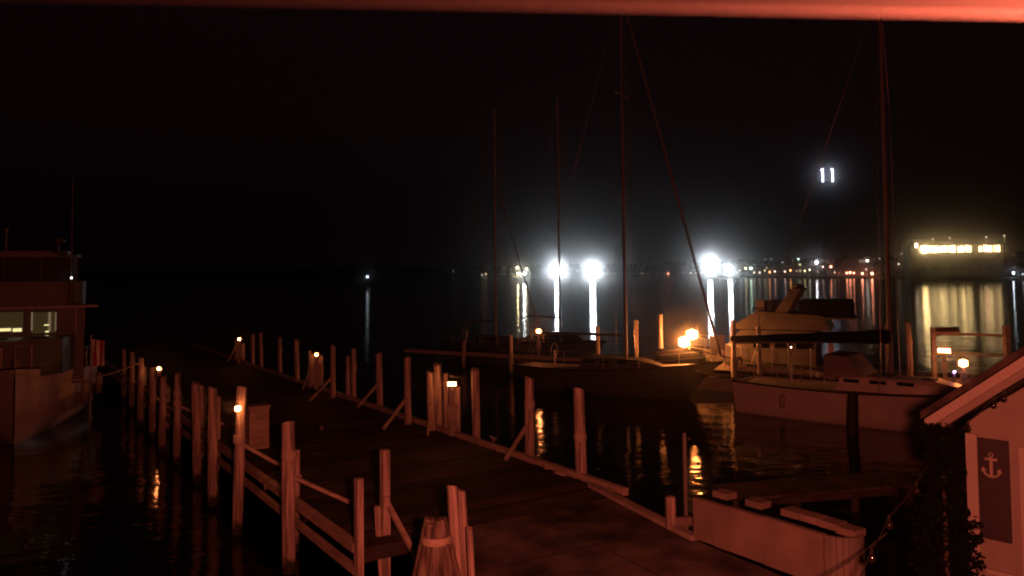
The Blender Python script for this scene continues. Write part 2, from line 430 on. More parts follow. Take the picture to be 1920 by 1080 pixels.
# pale small items on the deck
def cleat(pos, label, rz=0):
    r_ = empty('cleat', pos, rz, label, 'cleat', 'cleats on the dock')
    for sx in (-.05, .05): MB().tube((sx,0,0), (sx,0,.09), .02, .02, 8).build('foot', M['steel'], r_)
    MB().tube((-.17,0,.11), (.17,0,.11), .016, .02, 8).build('horn', M['steel'], r_)
a_ = math.atan2(DIR.y, DIR.x)
for px, py, lb in ((925,828,'mooring cleat on the right dock edge between its second and third piles'),(1060,885,'mooring cleat on the right dock edge beside its nearest pile'),(603,806,'lone cleat in the middle of the dock deck'),(497,916,'mooring cleat on the left dock edge by the box')):
    cleat(at(px, py, z=DZ + .05), lb, a_)
rope = MB(); a0 = at(1010, 868, z=DZ+.06); b0 = at(1056, 892, z=DZ+.06)
tag(MB().path([a0.lerp(b0, t/8) + Vector((0, 0, .02*math.sin(t*2))) + NRM*.06*math.sin(t*1.7) for t in range(9)], .03).build('mooring_line', M['rope']), 'pale mooring line lying on the right dock edge near its nearest pile', 'rope')

# ------------------------------------------------------------------ power pedestals with lamps
def pedestal(pos, lz, label, wide=.30, high=.13, emi='pedestal', facing=None, group='lamp pedestals on the docks'):
    root = empty('lamp_pedestal', (pos.x, pos.y, DZ), math.atan2(-pos.x, pos.y) * 1.0, label, 'dock lamp', group)
    h = lz - DZ
    MB().box((0, .02, (h - .12) / 2), (.16, .14, h - .12)).build('post', M['hull2'], root)
    MB().box((0, .03, h * .45), (.26, .2, h * .3)).build('outlet_box', M['decking'], root)
    MB().box((0, .03, h + high/2 + .03), (wide + .06, .2, .035)).build('lamp_hood', M['dark'], root); MB().box((0, .03, h - high/2 - .03), (wide + .04, .18, .04)).build('lamp_tray', M['dark'], root)
    (MB().box((0, 0.02, h), (wide, .10, high)) if wide > .22 and wide > high * 1.5 else MB().ico((0, 0, h), high * .62)).build('lamp_lens', E[emi], root)
    return root
def sol(px, n):
    s_ = min((abs((960 + FPX * dk(s * .05, n).x / dk(s * .05, n).y) - px), s) for s in range(1000))[1] * .05
    return dk(s_, n)
for px, py, n, wd, hh, lab in ((846,720,WID-.15,.25,.10,'dock lamp with a rectangular lens beside the cluster of four piles'),
        (593,665,WID-.2,.17,.11,'dock lamp in front of the pile pair, second along the right edge'),
        (449,636,WID-.4,.17,.12,'farthest dock lamp on the right edge of the dock'),
        (300,691,.3,.16,.12,'far dock lamp on the left edge above the stout short piles')):
    p = sol(px, n); pedestal(p, at(px, py, d=p.y).z, lab, wd, hh)
gq = at(446, 766, d=19.22)
root = empty('wall_lamp', gq, .3, 'dock lamp with a round globe on the second pile of the left row', 'dock lamp', 'lamp pedestals on the docks')
MB().ico((0, 0, 0), .075).build('globe', E['pedestal'], root)
MB().tube((0,.02,.075), (0,.16,.12), .018, .018, 8).tube((0,0,.07), (0,0,.11), .05, .02, 10).build('bracket', M['dark'], root)
# storage box beside it
b = at(481, 826, z=DZ); b = sol(483, .9)
bx = empty('dock_box', (b.x, b.y, DZ), a_ - R(90), 'tall brown dock box right of the globe lamp on the left edge', 'dock box')
MB().box((0, 0, .60), (.55, .5, 1.16)).build('body', M['timber'], bx)
MB().box((0, 0, 1.21), (.62, .57, .06)).build('lid', M['decking'], bx)
MB().box((0, -.262, .9), (.16, .02, .05)).build('hasp', M['steel'], bx)
# wire railing loop near the far left lamp
rr_ = sol(318, .2)
tag(MB().path([rr_ + Vector((0, 0, DZ+.35)) + DIR * (t*.35) + Vector((0,0,-.12*math.sin(t/8*math.pi))) for t in range(9)], .025).build('slack_rope', M['rubber']), 'dark slack rope hung between the short piles below the far left lamp', 'rope')

# ------------------------------------------------------------------ bollard, pole, low wall
p = at(1258, 990, z=DZ)
br_ = empty('bollard', (p.x, p.y, DZ), 0, 'short round wooden bollard on the apron edge', 'bollard')
MB().lathe([(.105,0),(.10,.3),(.10,.56),(.085,.60)], n=16).build('post', M['pile'], br_)
MB().bar((.05, .0, .12), (.42, .12, .1), .1, .16).build('kerb_block', M['block'], br_)
p = at(1289, 972, z=DZ)
pr = empty('tall_pole', (p.x, p.y, DZ), 0, 'thin tall pale pole standing between the bollard and the low wall', 'pole')
MB().tube((-.02,0,-1.6), (-.03,0,at(1286,812,d=p.y).z-DZ), .048, .042, 12).build('shaft', M['alu'], pr)
MB().ico((.06, -.03, at(1292,822,d=p.y).z-DZ), .02).build('eye_bolt', M['steel'], pr)
# low wall
A0 = at(1300, 1012, z=DZ); B0 = at(1545, 1102, z=DZ); zt = at(1300, 936, d=A0.y).z
wdir = (B0 - A0); wl = wdir.length; wdir.normalize(); wnr = Vector((-wdir.y, wdir.x, 0))
wr = empty('low_wall', (A0.x, A0.y, DZ), math.atan2(wdir.y, wdir.x), 'low pale wall of joined panels with a rounded end on the apron', 'low wall')
hw = zt - DZ
segs = [(0, .10, 0), (.10, .19, .012), (.19, .30, -.008), (.30, .58, .008), (.58, 1.0, 0)]
for k, (a, b, off) in enumerate(segs):
    MB().box(((a + b) / 2 * wl, .05 + off, (hw + .06*a) / 2 + .03), ((b - a) * wl - .012, .10, hw + .10 * a)).build('panel', M['block'], wr)
MB().box((wl * .44, .13, hw/2), (wl*.86, .05, hw*.9)).build('backing', M['rubber'], wr)
# rounded return
vs = []
prof = []
for k in range(9):
    a = R(-90 + k * 14); prof.append((wl + .03 + .34 * math.cos(a), .38 + .34 * math.sin(a)))
mb = MB()
for (x0, y0), (x1, y1) in zip(prof[:-1], prof[1:]):
    mb.bar((x0, y0, hw / 2 + .05), (x1, y1, hw / 2 + .05), .07, hw + .06)
mb.build('rounded_end', M['hull2'], wr)
mb = MB(); prev = None
for k in range(8):
    t = k / 7; x = wl * (.08 + .98 * t); y = .62 - .22 * max(0, t - .8) * 5 * .6; z = hw + .04 + .05 * t
    if k % 2 == 0 or k > 4: MB().box((x, y, z), (wl * .125, .28, .11)).build('coping_slab', M['block'], wr)
MB().box((wl * .55, .38, hw * .42), (wl * .92, .42, hw * .84)).build('fill', M['land'], wr)

# ------------------------------------------------------------------ finger pier right of the wall
f0 = at(1385, 935, z=.75); f1 = at(1760, 905, z=.75); f0.z = f1.z = 0
fd = (f1 - f0).normalized(); fn = Vector((-fd.y, fd.x, 0)); fl = (f1 - f0).length
fr = empty('finger_pier', (f0.x, f0.y, 0), math.atan2(fd.y, fd.x), 'low dark finger pier on the water behind the low wall', 'pier')
mb = MB(); 
for k in range(int(fl / .16)): mb.box((k * .16 + .08, .65, .73 + rd.uniform(-.004,.004)), (.148, 1.3, .05))
mb.build('deck', M['pierwood'], fr)
MB().box((fl/2, .02, .62), (fl, .06, .16)).box((fl/2, 1.28, .62), (fl, .06, .16)).build('side_beam', M['deck'], fr)
for k in range(4): MB().tube((.3 + k * (fl-.6)/3, .65, -1.5), (.3 + k * (fl-.6)/3, .65, .7), .11, .11, 8).build('support_pile', M['deck'], fr)

# ------------------------------------------------------------------ boats
def loft_hull(Ln, beam, fb_s, fb_b, plumb=False, tr=.72, drop=.5):
    """stern at x=0, bow at x=Ln; returns hull and deck builders"""
    n = 18; m_ = 7; vs = []; dk_ = []
    for i in range(n + 1):
        t = i / n
        b = beam / 2 * (tr + (1 - tr) * math.sin(min(1, t / .45) * math.pi / 2)) if t < .45 else beam / 2 * max(.012, (1 - ((t - .45) / .55) ** 2.1))
        sh = fb_s + (fb_b - fb_s) * t ** 1.8 - .12 * math.sin(t * math.pi)
        for j in range(m_):
            u = j / (m_ - 1)                      # 0 at sheer, 1 below the water
            z = sh + (-drop - sh) * u
            over = 0 if plumb else (1 - u) * Ln * .06 * (t ** 3) - (u ** .8) * Ln * .16 * (t ** 5)
            bb = b * (1 - (.10 + .55 * max(0, t - .5)) * u ** 1.3) * (1 - .6 * max(0, u - .75) * 4)
            so = (-.18 * (1 - u) * (1 - t) ** 6)
            vs.append((t * Ln + over + so, bb, z))
        dk_.append((t * Ln + (0 if plumb else Ln * .06 * t ** 3) - .18 * (1 - t) ** 6, b, sh))
    N = (n + 1) * m_
    allv = vs + [(x, -y, z) for x, y, z in vs]
    fs = []
    for i in range(n):
        for j in range(m_ - 1):
            a = i * m_ + j; q = (i + 1) * m_ + j
            fs.append((a, a + 1, q + 1, q)); fs.append((N + a, N + q, N + q + 1, N + a + 1))
    H = MB().add(allv, fs, True)
    H.add([vs[j] for j in range(m_)] + [(vs[j][0], -vs[j][1], vs[j][2]) for j in range(m_)], [tuple(range(m_)) + tuple(range(2 * m_ - 1, m_ - 1, -1))])
    D = MB()
    dv = [(x, y - .03, z - .05) for x, y, z in dk_] + [(x, -y + .03, z - .05) for x, y, z in dk_]
    D.add(dv, [(i, i + 1, n + 1 + i + 1, n + 1 + i) for i in range(n)])
    rail = MB()
    for sgn in (1, -1):
        rail.path([(x, y * sgn, z + .02) for x, y, z in dk_], .035, 6)
    return H, D, rail, dk_

def sailboat(stern, bow, beam, fbs, fbb, mast_t, mast_h, label, hullm='hull', boom=True, cover=True, furl=.05, dodger=False, bimini=False, boomdrop=0, cabin=True, boom_z=3.1, group='moored sailboats', boom_end=.1, furl_f=.985, gear=False):
    d = Vector(bow) - Vector(stern); Ln = d.length
    root = empty('sailboat', (stern[0], stern[1], 0), math.atan2(d.y, d.x), label, 'sailboat', group)
    H, D, Rl, dk_ = loft_hull(Ln * .95, beam, fbs, fbb)
    H.build('hull', M[hullm], root); D.build('deck', M['decking'], root); Rl.build('rub_rail', M['dark'], root)
    mx = Ln * mast_t; zc = fbs + .15
    if cabin:
        c = MB().extr([(Ln*.33, -beam*.27, zc-.2), (Ln*.34, -beam*.25, zc+.42), (Ln*.62, -beam*.18, zc+.36), (Ln*.74, -beam*.10, zc), (Ln*.74, -beam*.10, zc-.2)], (0, 0, 0.001))
        c = MB()
        P = [(Ln*.33, .27, zc-.2), (Ln*.35, .24, zc+.42), (Ln*.62, .17, zc+.36), (Ln*.75, .08, zc+.02), (Ln*.76, .08, zc-.2)]
        vs = [(x, -b*beam, z) for x, b, z in P] + [(x, b*beam, z) for x, b, z in P]
        c.add(vs, [(0,1,2,3,4), (9,8,7,6,5)] + [(k, k+5, (k+1)%5+5, (k+1)%5) for k in range(5)])
        ch = c.build('cabin', M[hullm], root)
        for sgn in (-1, 1):
            for k in range(3):
                x = Ln * (.38 + .08 * k)
                yb = (.24 - .07 * (x - Ln*.35) / (Ln*.27)) * beam + .03
                MB().box((x, sgn * yb, zc + .2), (Ln*.05, .03, .14)).build('window', M['glassd'], ch)
    mt = MB().tube((mx, 0, fbs), (mx, 0, mast_h), .095, .07, 10).build('mast', M['alu'], root)
    for f in (.45, .72):
        MB().tube((mx, -beam*.28, fbs+(mast_h-fbs)*f), (mx, beam*.28, fbs+(mast_h-fbs)*f), .025, .025, 6).build('spreader', M['alu'], mt)
    rg = MB()
    bx_ = Ln * .995
    for sgn in (-1, 1):
        rg.tube((mx, sgn*beam*.42, fbs+.1), (mx, sgn*beam*.28, fbs+(mast_h-fbs)*.72), .008, .008, 4).tube((mx, sgn*beam*.28, fbs+(mast_h-fbs)*.72), (mx, 0, mast_h), .008, .008, 4)
    rg.tube((-.05, 0, fbs), (mx, 0, mast_h), .008, .008, 4).build('rigging', M['steel'], root)
    if furl: MB().tube((bx_, 0, fbb + .25), (mx + .1, 0, mast_h * furl_f), furl, furl * .8, 8).build('furled_jib', M['hull2'], root)
    if boom:
        bm = MB().tube((mx - .1, 0, boom_z), (Ln * boom_end, 0, boom_z - boomdrop), .07, .06, 8).build('boom', M['alu'], root)
        if cover:
            vs = []; n = 10; m_ = 8
            for i in range(n + 1):
                t = i / n; x = mx + .05 + (Ln * (boom_end - .02) - mx) * t; hh = (.52 - .30 * t) * (1 + .08 * math.sin(i * 2.1))
                for k in range(m_):
                    a = 2 * math.pi * k / m_; vs.append((x, math.cos(a) * (.20 - .06 * t), boom_z - boomdrop * t + .12 + math.sin(a) * hh * .55 + hh * .12))
            MB().add(vs, [(i*m_+k, i*m_+(k+1)%m_, (i+1)*m_+(k+1)%m_, (i+1)*m_+k) for i in range(n) for k in range(m_)] + [tuple(range(m_)), tuple(range(n*m_, n*m_+m_))], True).build('sail_cover', M['dark'], bm)
    # lifelines
    st = MB(); ln = MB()
    for sgn in (-1, 1):
        prev = None
        for i in range(0, 19, 3):
            x, y, z = dk_[i]; q = Vector((x, sgn * (y - .06), z))
            st.tube(q, q + Vector((0,0,.6)), .014, .014, 5)
            if prev is not None:
                ln.tube(prev + Vector((0,0,.6)), q + Vector((0,0,.6)), .008, .008, 4).tube(prev + Vector((0,0,.32)), q + Vector((0,0,.32)), .006, .006, 4)
            prev = q
    st.build('stanchions', M['steel'], root); ln.build('lifelines', M['steel'], root)
    if dodger:
        P = [(Ln*.30, fbs+.4), (Ln*.30, fbs+1.35), (Ln*.37, fbs+1.32), (Ln*.42, fbs+.55)]
        vs = [(x, -beam*.3, z) for x, z in P] + [(x, beam*.3, z) for x, z in P]
        MB().add(vs, [(0,1,2,3),(7,6,5,4)] + [(k, k+4, (k+1)%4+4, (k+1)%4) for k in range(4)]).build('dodger', M['hull2'], root)
    if bimini:
        b_ = MB().box((Ln*.14, 0, fbs+1.9), (Ln*.22, beam*.66, .05))
        for sgn in (-1, 1):
            for x in (Ln*.05, Ln*.23): b_.tube((Ln*.14, sgn*beam*.36, fbs), (x, sgn*beam*.32, fbs+1.9), .015, .015, 5)
        b_.build('bimini', M['dark'], root)
    if gear:
        for k, (x, y) in enumerate(((.30,.30),(.30,-.30),(.22,.33),(.22,-.33))):
            MB().lathe([(.07,0),(.05,.06),(.08,.12),(.06,.16)], (Ln*x, beam*y, fbs+.15), 10).build('winch', M['steel'], root)
        for k, x in enumerate((.48,.60,.72)): MB().box((Ln*x, .0, fbs+.62-.1*k-(.1 if k==2 else 0)), (.5,.5,.06)).build('hatch', M['glassd'], root)
        rg_ = MB(); q0 = Vector((.1, -beam*.30, fbs+.75)); rg_.path([q0 + Vector((0, .28*math.cos(a), .28*math.sin(a))) for a in [2*math.pi*k/12 for k in range(11)]], .06, 7); rg_.build('life_ring', M['trim'], root)
        for k, x in enumerate((.18,.40,.62)):
            MB().lathe([(.03,-.3),(.11,-.22),(.12,0),(.11,.22),(.03,.3)], (Ln*x, -beam*.5-.02, .75), 10).build('fender', M['trim'], root)
        for x in (.06,.12,.2,.26): MB().tube((Ln*x, beam*.30, fbs+.1), (Ln*x, beam*.30, fbs+1.5+.2*math.sin(x*60)), .02, .02, 6).build('rod', M['steel'], root)
        MB().tube((Ln*.02, beam*.25, fbs), (Ln*.02, beam*.25, fbs+3.1), .03, .02, 6).box((Ln*.02, beam*.25, fbs+3.1), (.5,.25,.04)).build('solar_pole', M['alu'], root)
    wh = MB(); cc = Vector((Ln*.16, 0, fbs+.75)); pr_ = [cc + Vector((0, .38*math.cos(a), .38*math.sin(a))) for a in [2*math.pi*k/14 for k in range(15)]]
    wh.path(pr_, .015, 5).tube(cc - Vector((0,0,.75)), cc, .06, .05, 8); wh.build('steering_wheel', M['steel'], root)
    return root

# nearest sailboat on the right, stern to the left
bA = sailboat((10.4, 36.0), (20.0, 28.3), 3.5, 1.32, 1.7, .485, 17.5, 'large pale sailboat behind the kiosk roof with a long dark sail cover', dodger=True, boom_z=3.25, boomdrop=.35, furl=0, boom_end=-.04, gear=True)
# centre sailboat, bow to the right, raised to block the floodlight reflection
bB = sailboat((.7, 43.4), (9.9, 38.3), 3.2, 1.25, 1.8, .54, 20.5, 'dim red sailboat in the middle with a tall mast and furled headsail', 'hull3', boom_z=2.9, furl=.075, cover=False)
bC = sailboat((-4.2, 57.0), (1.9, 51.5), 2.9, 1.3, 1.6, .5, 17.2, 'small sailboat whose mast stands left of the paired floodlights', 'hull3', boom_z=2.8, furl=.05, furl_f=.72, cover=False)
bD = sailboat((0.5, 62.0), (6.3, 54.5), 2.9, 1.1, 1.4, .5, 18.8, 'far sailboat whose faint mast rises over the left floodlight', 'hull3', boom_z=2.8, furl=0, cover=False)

dy_ = empty('light_blocker_dinghy', (8.15, 39.2, 1.72), R(-29), 'dark overturned dinghy added on the middle sailboat foredeck to block the floodlight reflection', 'dinghy')  # dinghy added to block the floodlight's reflection on the water
vs = []
for i in range(9):
    t = i / 8; w_ = .55 * math.sin(min(1, .25 + t * .75) * math.pi) ** .6 if t < 1 else .1
    for k in range(7):
        a = math.pi * k / 6; vs.append(((t - .5) * 2.4, w_ * math.cos(a), .62 * math.sin(a) * (.6 + .4 * math.sin(t * math.pi))))
MB().add(vs, [(i*7+k, i*7+k+1, (i+1)*7+k+1, (i+1)*7+k) for i in range(8) for k in range(6)] + [tuple(range(7)), tuple(range(56, 63))], True).build('hull', M['rubber'], dy_)
MB().bar((-1.1, 0, .36), (1.1, 0, .36), .05, .5).build('keel', M['rubber'], dy_)

# dark pile added on the shadow band of the nearest hull
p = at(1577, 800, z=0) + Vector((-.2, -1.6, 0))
pile(p, at(1574, 738, d=p.y).z - DZ, .2, 'dark mooring pile added on the shadow band of the large pale hull', None, seed=120)
bpy.data.objects[[o.name for o in COL.objects if o.name.startswith('post')][-1]].data.materials[0] = M['rubber']  # black stands for creosote and for shade put into the colour

# motor cruiser behind
def cruiser(stern, bow, label):
    d = Vector(bow) - Vector(stern); Ln = d.length; beam = 4.0
    root = empty('motor_cruiser', (stern[0], stern[1], 0), math.atan2(d.y, d.x), label, 'motor boat')
    H, D, Rl, dk_ = loft_hull(Ln * .95, beam, 1.2, 1.9, tr=.9)
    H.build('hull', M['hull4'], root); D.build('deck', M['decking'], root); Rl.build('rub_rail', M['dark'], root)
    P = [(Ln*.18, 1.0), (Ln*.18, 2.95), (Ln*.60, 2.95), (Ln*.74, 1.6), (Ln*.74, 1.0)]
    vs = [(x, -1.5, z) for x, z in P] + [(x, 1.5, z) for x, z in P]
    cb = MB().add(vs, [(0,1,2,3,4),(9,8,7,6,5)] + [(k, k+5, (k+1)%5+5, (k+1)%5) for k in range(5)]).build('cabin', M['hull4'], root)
    for sgn in (-1, 1):
        for k in range(3): MB().box((Ln*(.24+.12*k), sgn*1.51, 2.3), (Ln*.09, .04, .55)).build('window', M['glassd'], cb)
    fb = [(Ln*.10, 3.0), (Ln*.14, 3.75), (Ln*.50, 3.95), (Ln*.66, 3.1), (Ln*.66, 3.0)]
    vs = [(x, -1.55, z) for x, z in fb] + [(x, 1.55, z) for x, z in fb]
    MB().add(vs, [(0,1,2,3,4),(9,8,7,6,5)] + [(k, k+5, (k+1)%5+5, (k+1)%5) for k in range(5)]).build('flybridge', M['hull4'], root)
    ar = MB()
    for sgn in (-1, 1): ar.extr([(Ln*.34, sgn*1.5, 3.7), (Ln*.42, sgn*1.5, 3.7), (Ln*.31, sgn*1.35, 5.1), (Ln*.26, sgn*1.35, 5.1)], (0, .12*-sgn, 0))
    ar.box((Ln*.285, 0, 5.06), (Ln*.06, 2.8, .14)); ar.build('radar_arch', M['hull4'], root)
    MB().lathe([(.02,5.13),(.28,5.16),(.28,5.32),(.1,5.38)], (Ln*.285,0,0)).build('radar_dome', M['hull4'], root)
    cv = MB().box((Ln*.13, 0, 4.1), (Ln*.28, 2.9, .85)); cv.build('canvas_enclosure', M['dark'], root)
    MB().box((Ln*.12, 0, 3.62), (Ln*.30, 3.1, .07)).build('awning_rail', M['hull4'], root)
    rl = MB()
    for sgn in (-1, 1):
        pv = None
        for i in range(9, 19, 2):
            x, y, z = dk_[i]; q = Vector((x, sgn*(y-.08), z)); rl.tube(q, q+Vector((0,0,.7)), .018, .018, 5)
            if pv is not None: rl.tube(pv+Vector((0,0,.7)), q+Vector((0,0,.7)), .018, .018, 5)
            pv = q
    rl.build('bow_rail', M['steel'], root)
    ld = MB()
    for sgn in (-.2,.2): ld.tube((Ln*.20, -1.62+sgn*.0, 1.2), (Ln*.20+sgn, -1.62, 3.6), .02, .02, 6)
    for k in range(6): ld.tube((Ln*.20-.2*(.4+.1*k), -1.62, 1.5+.35*k), (Ln*.20+.2*(.4+.1*k), -1.62, 1.5+.35*k), .018, .018, 6)
    ld.build('ladder', M['steel'], root)
    for k in range(5): MB().tube((Ln*(.02+.05*k), -1.5, 3.6), (Ln*(.01+.05*k), -1.6, 5.2+.3*math.sin(k*2)), .02, .012, 6).build('fishing_rod', M['alu'], root)
    for k in range(3): MB().box((Ln*(.42+.04*k), -.6+.5*k, 4.2), (.45,.4,.55)).build('helm_seat', M['hull4'], root)
    return root
cruiser((17.6, 42.0), (9.6, 46.0), 'white motor cruiser with a raked arch and dark canvas behind the sailboat')

# extra hull right, behind the lamps
def dinghy(pos, rz, label):
    root = empty('small_boat', (pos.x, pos.y, 0), rz, label, 'small boat')
    H, D, Rl, _ = loft_hull(5.2, 1.9, .75, 1.0, tr=.85)
    H.build('hull', M['hull2'], root); D.build('deck', M['decking'], root); Rl.build('rub_rail', M['dark'], root)
    MB().extr([(2.6,-.7,1.0),(3.0,-.6,1.45),(3.05,-.6,1.45),(2.75,-.7,1.0)], (0,1.3,0)).build('windscreen', M['glassd'], root)
    MB().box((-.15,0,1.0), (.4,.35,.7)).build('outboard_motor', M['rubber'], root)
dinghy(Vector((12.0, 41.2)), R(150), 'low open boat tied up beyond the large sailboat stern')

def mooring(a, b, sag, label):
    a = Vector(a); b = Vector(b)
    tag(MB().path([a.lerp(b, t/12) - Vector((0,0,sag*math.sin(t/12*math.pi))) for t in range(13)], .022, 6).build('mooring_line', M['rope']), label, 'rope')
mooring((10.2,36.0,1.5), (8.6,38.6,1.4), .15, 'slack mooring line from the stern of the large pale sailboat to the far dock')
mooring((9.6,38.4,1.6), (10.6,40.6,1.5), .12, 'mooring line from the bow of the middle sailboat to the far dock')
mooring((1.0,43.0,1.3), (-.2,46.0,1.5), .15, 'mooring line from the stern of the middle sailboat to the far dock')
mooring((-17.9,28.7,2.8), (-15.24,33.08,2.6), .5, 'sagging mooring line from the big left boat to a dock pile')

# ------------------------------------------------------------------ far dock behind the boats with lamps
g0 = Vector((-7, 52.4, 0)); g1 = Vector((29, 30.5, 0)); gd = (g1 - g0).normalized(); gl = (g1 - g0).length
gr_ = empty('far_dock', g0, math.atan2(gd.y, gd.x), 'second dock lying behind the moored sailboats with the orange floodlight', 'dock')
mb = MB()
for k in range(int(gl / .3)): mb.box((k*.3+.15, .9, 1.17), (.28, 1.8, .05))
mb.build('deck', M['deck'], gr_)
MB().box((gl/2, -.03, 1.12), (gl, .08, .22)).build('edge_beam', M['timber'], gr_)
def gline(px, off=0):
    s_ = min((abs((960 + FPX * (g0 + gd * s * .1).x / (g0 + gd * s * .1).y) - px), s) for s in range(int(gl * 10)))[1] * .1
    return g0 + gd * s_ + Vector((-gd.y, gd.x, 0)) * off
for i, (px, top) in enumerate([(870,640),(958,628),(1120,612),(1190,600),(1237,590),(1371,600),(1420,612),(1553,622),(1660,610),(1700,604)]):
    p = gline(px, -.12); pile(p, at(px, top, d=p.y).z - DZ, .13, ORD[i] + ' pile from the left along the far dock behind the sailboats', 'piles of the far dock', seed=140 + i)
p = gline(1006, .1); pedestal(p, at(1006, 621, d=p.y).z, 'small round orange lamp on the far dock left of the middle sailboat mast', .24, .22)
# the big sodium floodlight: two heads on one post
p = gline(1292, -.3)
sr = empty('dock_floodlight', (p.x, p.y, DZ), math.atan2(-p.x, p.y), 'glaring orange twin floodlight on a post at the middle of the far dock', 'floodlight')
z1 = at(1285, 641, d=p.y).z - DZ; z2 = at(1300, 627, d=p.y).z - DZ
MB().tube((.05,.15,0), (.05,.15,z2 + .1), .06, .05, 10).build('post', M['alu'], sr)
for x, z in ((-.22, z1), (.20, z2)):
    h_ = MB().box((x, .07, z), (.42, .10, .36)).build('lamp_housing', M['dark'], sr)
    MB().ico((x, -.06, z), .29).build('lamp_lens', E['sodium'], h_)
p = gline(1765, -.3); pedestal(p, at(1765, 658, d=p.y).z, 'wide rectangular lamp inside the post frame on the right', .48, .18)
p = gline(1804, -2.0); pedestal(p, at(1804, 681, d=p.y).z, 'bright round lamp low right of the wide rectangular lamp', .33, .30)
p = gline(1787, -3.0); z = at(1787, 697, d=p.y).z
E['violet'] = emit('violet_indicator', (.5,.3,1.0), 60)
vr = empty('indicator_post', (p.x, p.y, DZ), 0, 'small post with a violet light below the bright round lamp', 'indicator light')
MB().tube((0,0.05,-2), (0,0.05,z-DZ), .04, .04, 8).build('post', M['pile'], vr); MB().ico((0,-.02,z-DZ), .045).build('lamp', E['violet'], vr)
# frame of posts
pa = gline(1746, -.6); pb = gline(1879, .6); 
fr = empty('post_frame', (pa.x, pa.y, DZ), 0, 'timber frame of posts and a top rail around the rectangular lamp', 'timber frame')
za = at(1744, 614, d=pa.y).z - DZ; zb = at(1879, 610, d=pb.y).z - DZ; dv = pb - pa
MB().box((0,0,za/2), (.17,.17,za)).build('post', M['timber'], fr)
MB().box((dv.x,dv.y,zb/2), (.22,.22,zb)).build('post', M['timber'], fr)
MB().bar((.1,.05,za-.25), (dv.x-.1, dv.y+.05, zb-.45), .09, .12).build('top_rail', M['timber'], fr)
MB().bar((.1,.05,za*.5), (dv.x-.1, dv.y+.05, zb*.45), .07, .09).build('lower_rail', M['timber'], fr)
MB().box((.75,.25,za-.2), (1.1,.06,.4)).build('sign_board', M['hull2'], fr)
# small lit items
def small_lamp(px, py, d, r, label, em='spark', col=None):
    q = at(px, py, d=d); rt = empty('marker_lamp', q, 0, label, 'small lamp')
    MB().ico((0,0,0), r).build('lens', E[em], rt); MB().tube((0,.03,-.06), (0,.03,-.45), .02, .02, 6).build('stem', M['alu'], rt)
E['warmspark'] = emit('warm_cabin_lamp', (1,.75,.45), 14)
small_lamp(1588, 665, 37.6, .035, 'tiny orange lamp left of the pale cabin lamp on the big sailboat', 'pedestal')
small_lamp(1605, 681, 34.5, .075, 'pale lamp in the cockpit of the boat behind the dark sail cover', 'warmspark')
small_lamp(1483, 651, 39, .035, 'faint lamp under the long dark sail cover', 'warmspark')
E['dimspark'] = emit('dim_lamp', (1,.9,.7), 2.0)
small_lamp(1343, 622, 40, .0, 'x', 'dimspark') if False else None

# pale panel by the floodlight
p = gline(1348, -.5)
sb = empty('notice_board', (p.x, p.y, DZ), math.atan2(-p.x, p.y), 'pale orange lit board just right of the glaring orange floodlight', 'notice board')
zt_ = at(1340, 628, d=p.y).z - DZ
MB().box((0,0,zt_-.38), (.75,.05,.7)).build('panel', M['hull'], sb)
for sgn in (-1,1): MB().tube((sgn*.33,.06,0), (sgn*.33,.06,zt_), .03, .03, 8).build('leg', M['timber'], sb)

# ------------------------------------------------------------------ big boat on the left, bow to the camera
st_ = at(25, 833, z=0)
ax = Vector((.47, -.883, 0)).normalized()        # heading, towards the camera
Ly = 15.0; sn = Vector((st_.x, st_.y, 0)) - ax * Ly
yr = empty('tour_boat', sn, math.atan2(ax.y, ax.x), 'large dark two decked boat on the left with lit cabin windows', 'motor yacht')
H, D, Rl, dk_ = loft_hull(Ly, 5.7, 1.9, 2.75, plumb=True, tr=.9)
H.build('hull', M['hull'], yr); D.build('deck', M['decking'], yr); Rl.build('rub_rail', M['dark'], yr)
xf = Ly - 3.3
def ybox(name, x0, x1, y0, y1, z0, z1, m, par=yr): return MB().box(((x0+x1)/2, (y0+y1)/2, (z0+z1)/2), (x1-x0, y1-y0, z1-z0)).build(name, m, par)
def yround(name, x0, x1, hw_, rc, z0, z1, m):
    pl = [(x0, -hw_)]
    for k in range(7): a = R(-90 + 15*k); pl.append((x1 - rc + rc*math.cos(a), -hw_ + rc + rc*math.sin(a)))
    for k in range(7): a = R(15*k); pl.append((x1 - rc + rc*math.cos(a), hw_ - rc + rc*math.sin(a)))
    pl.append((x0, hw_)); return MB().prism(pl, z0, z1).build(name, m, yr)
ybox('lower_cabin', 2.5, xf, -2.25, 2.25, 1.7, 4.85, M['hull3'])
lc = [o for o in COL.objects if o.parent == yr and o.name.startswith('lower_cabin')][0]
ybox('upper_deck', 1.6, xf + .55, -2.75, 2.75, 4.86, 4.96, M['hull2'])
yround('bulwark', 3.0, xf + .2, 2.3, .9, 4.965, 5.95, M['hull3'])
yround('upper_cabin', 4.0, xf - .3, 1.95, 1.0, 5.955, 6.95, M['rubber'])
yround('roof', 3.6, xf + .05, 2.1, 1.1, 6.955, 7.07, M['hull3']); yround('roof_crown', 4.0, xf - .4, 1.7, .9, 7.072, 7.22, M['hull3'])
for y in (-1.95, -.65, .65, 1.95): MB().tube((xf - .27 - (.9 if abs(y) > 1.5 else 0), y, 5.95), (xf - .30 - (.9 if abs(y) > 1.5 else 0), y, 6.95), .04, .04, 6).build('window_post', M['hull3'], yr)
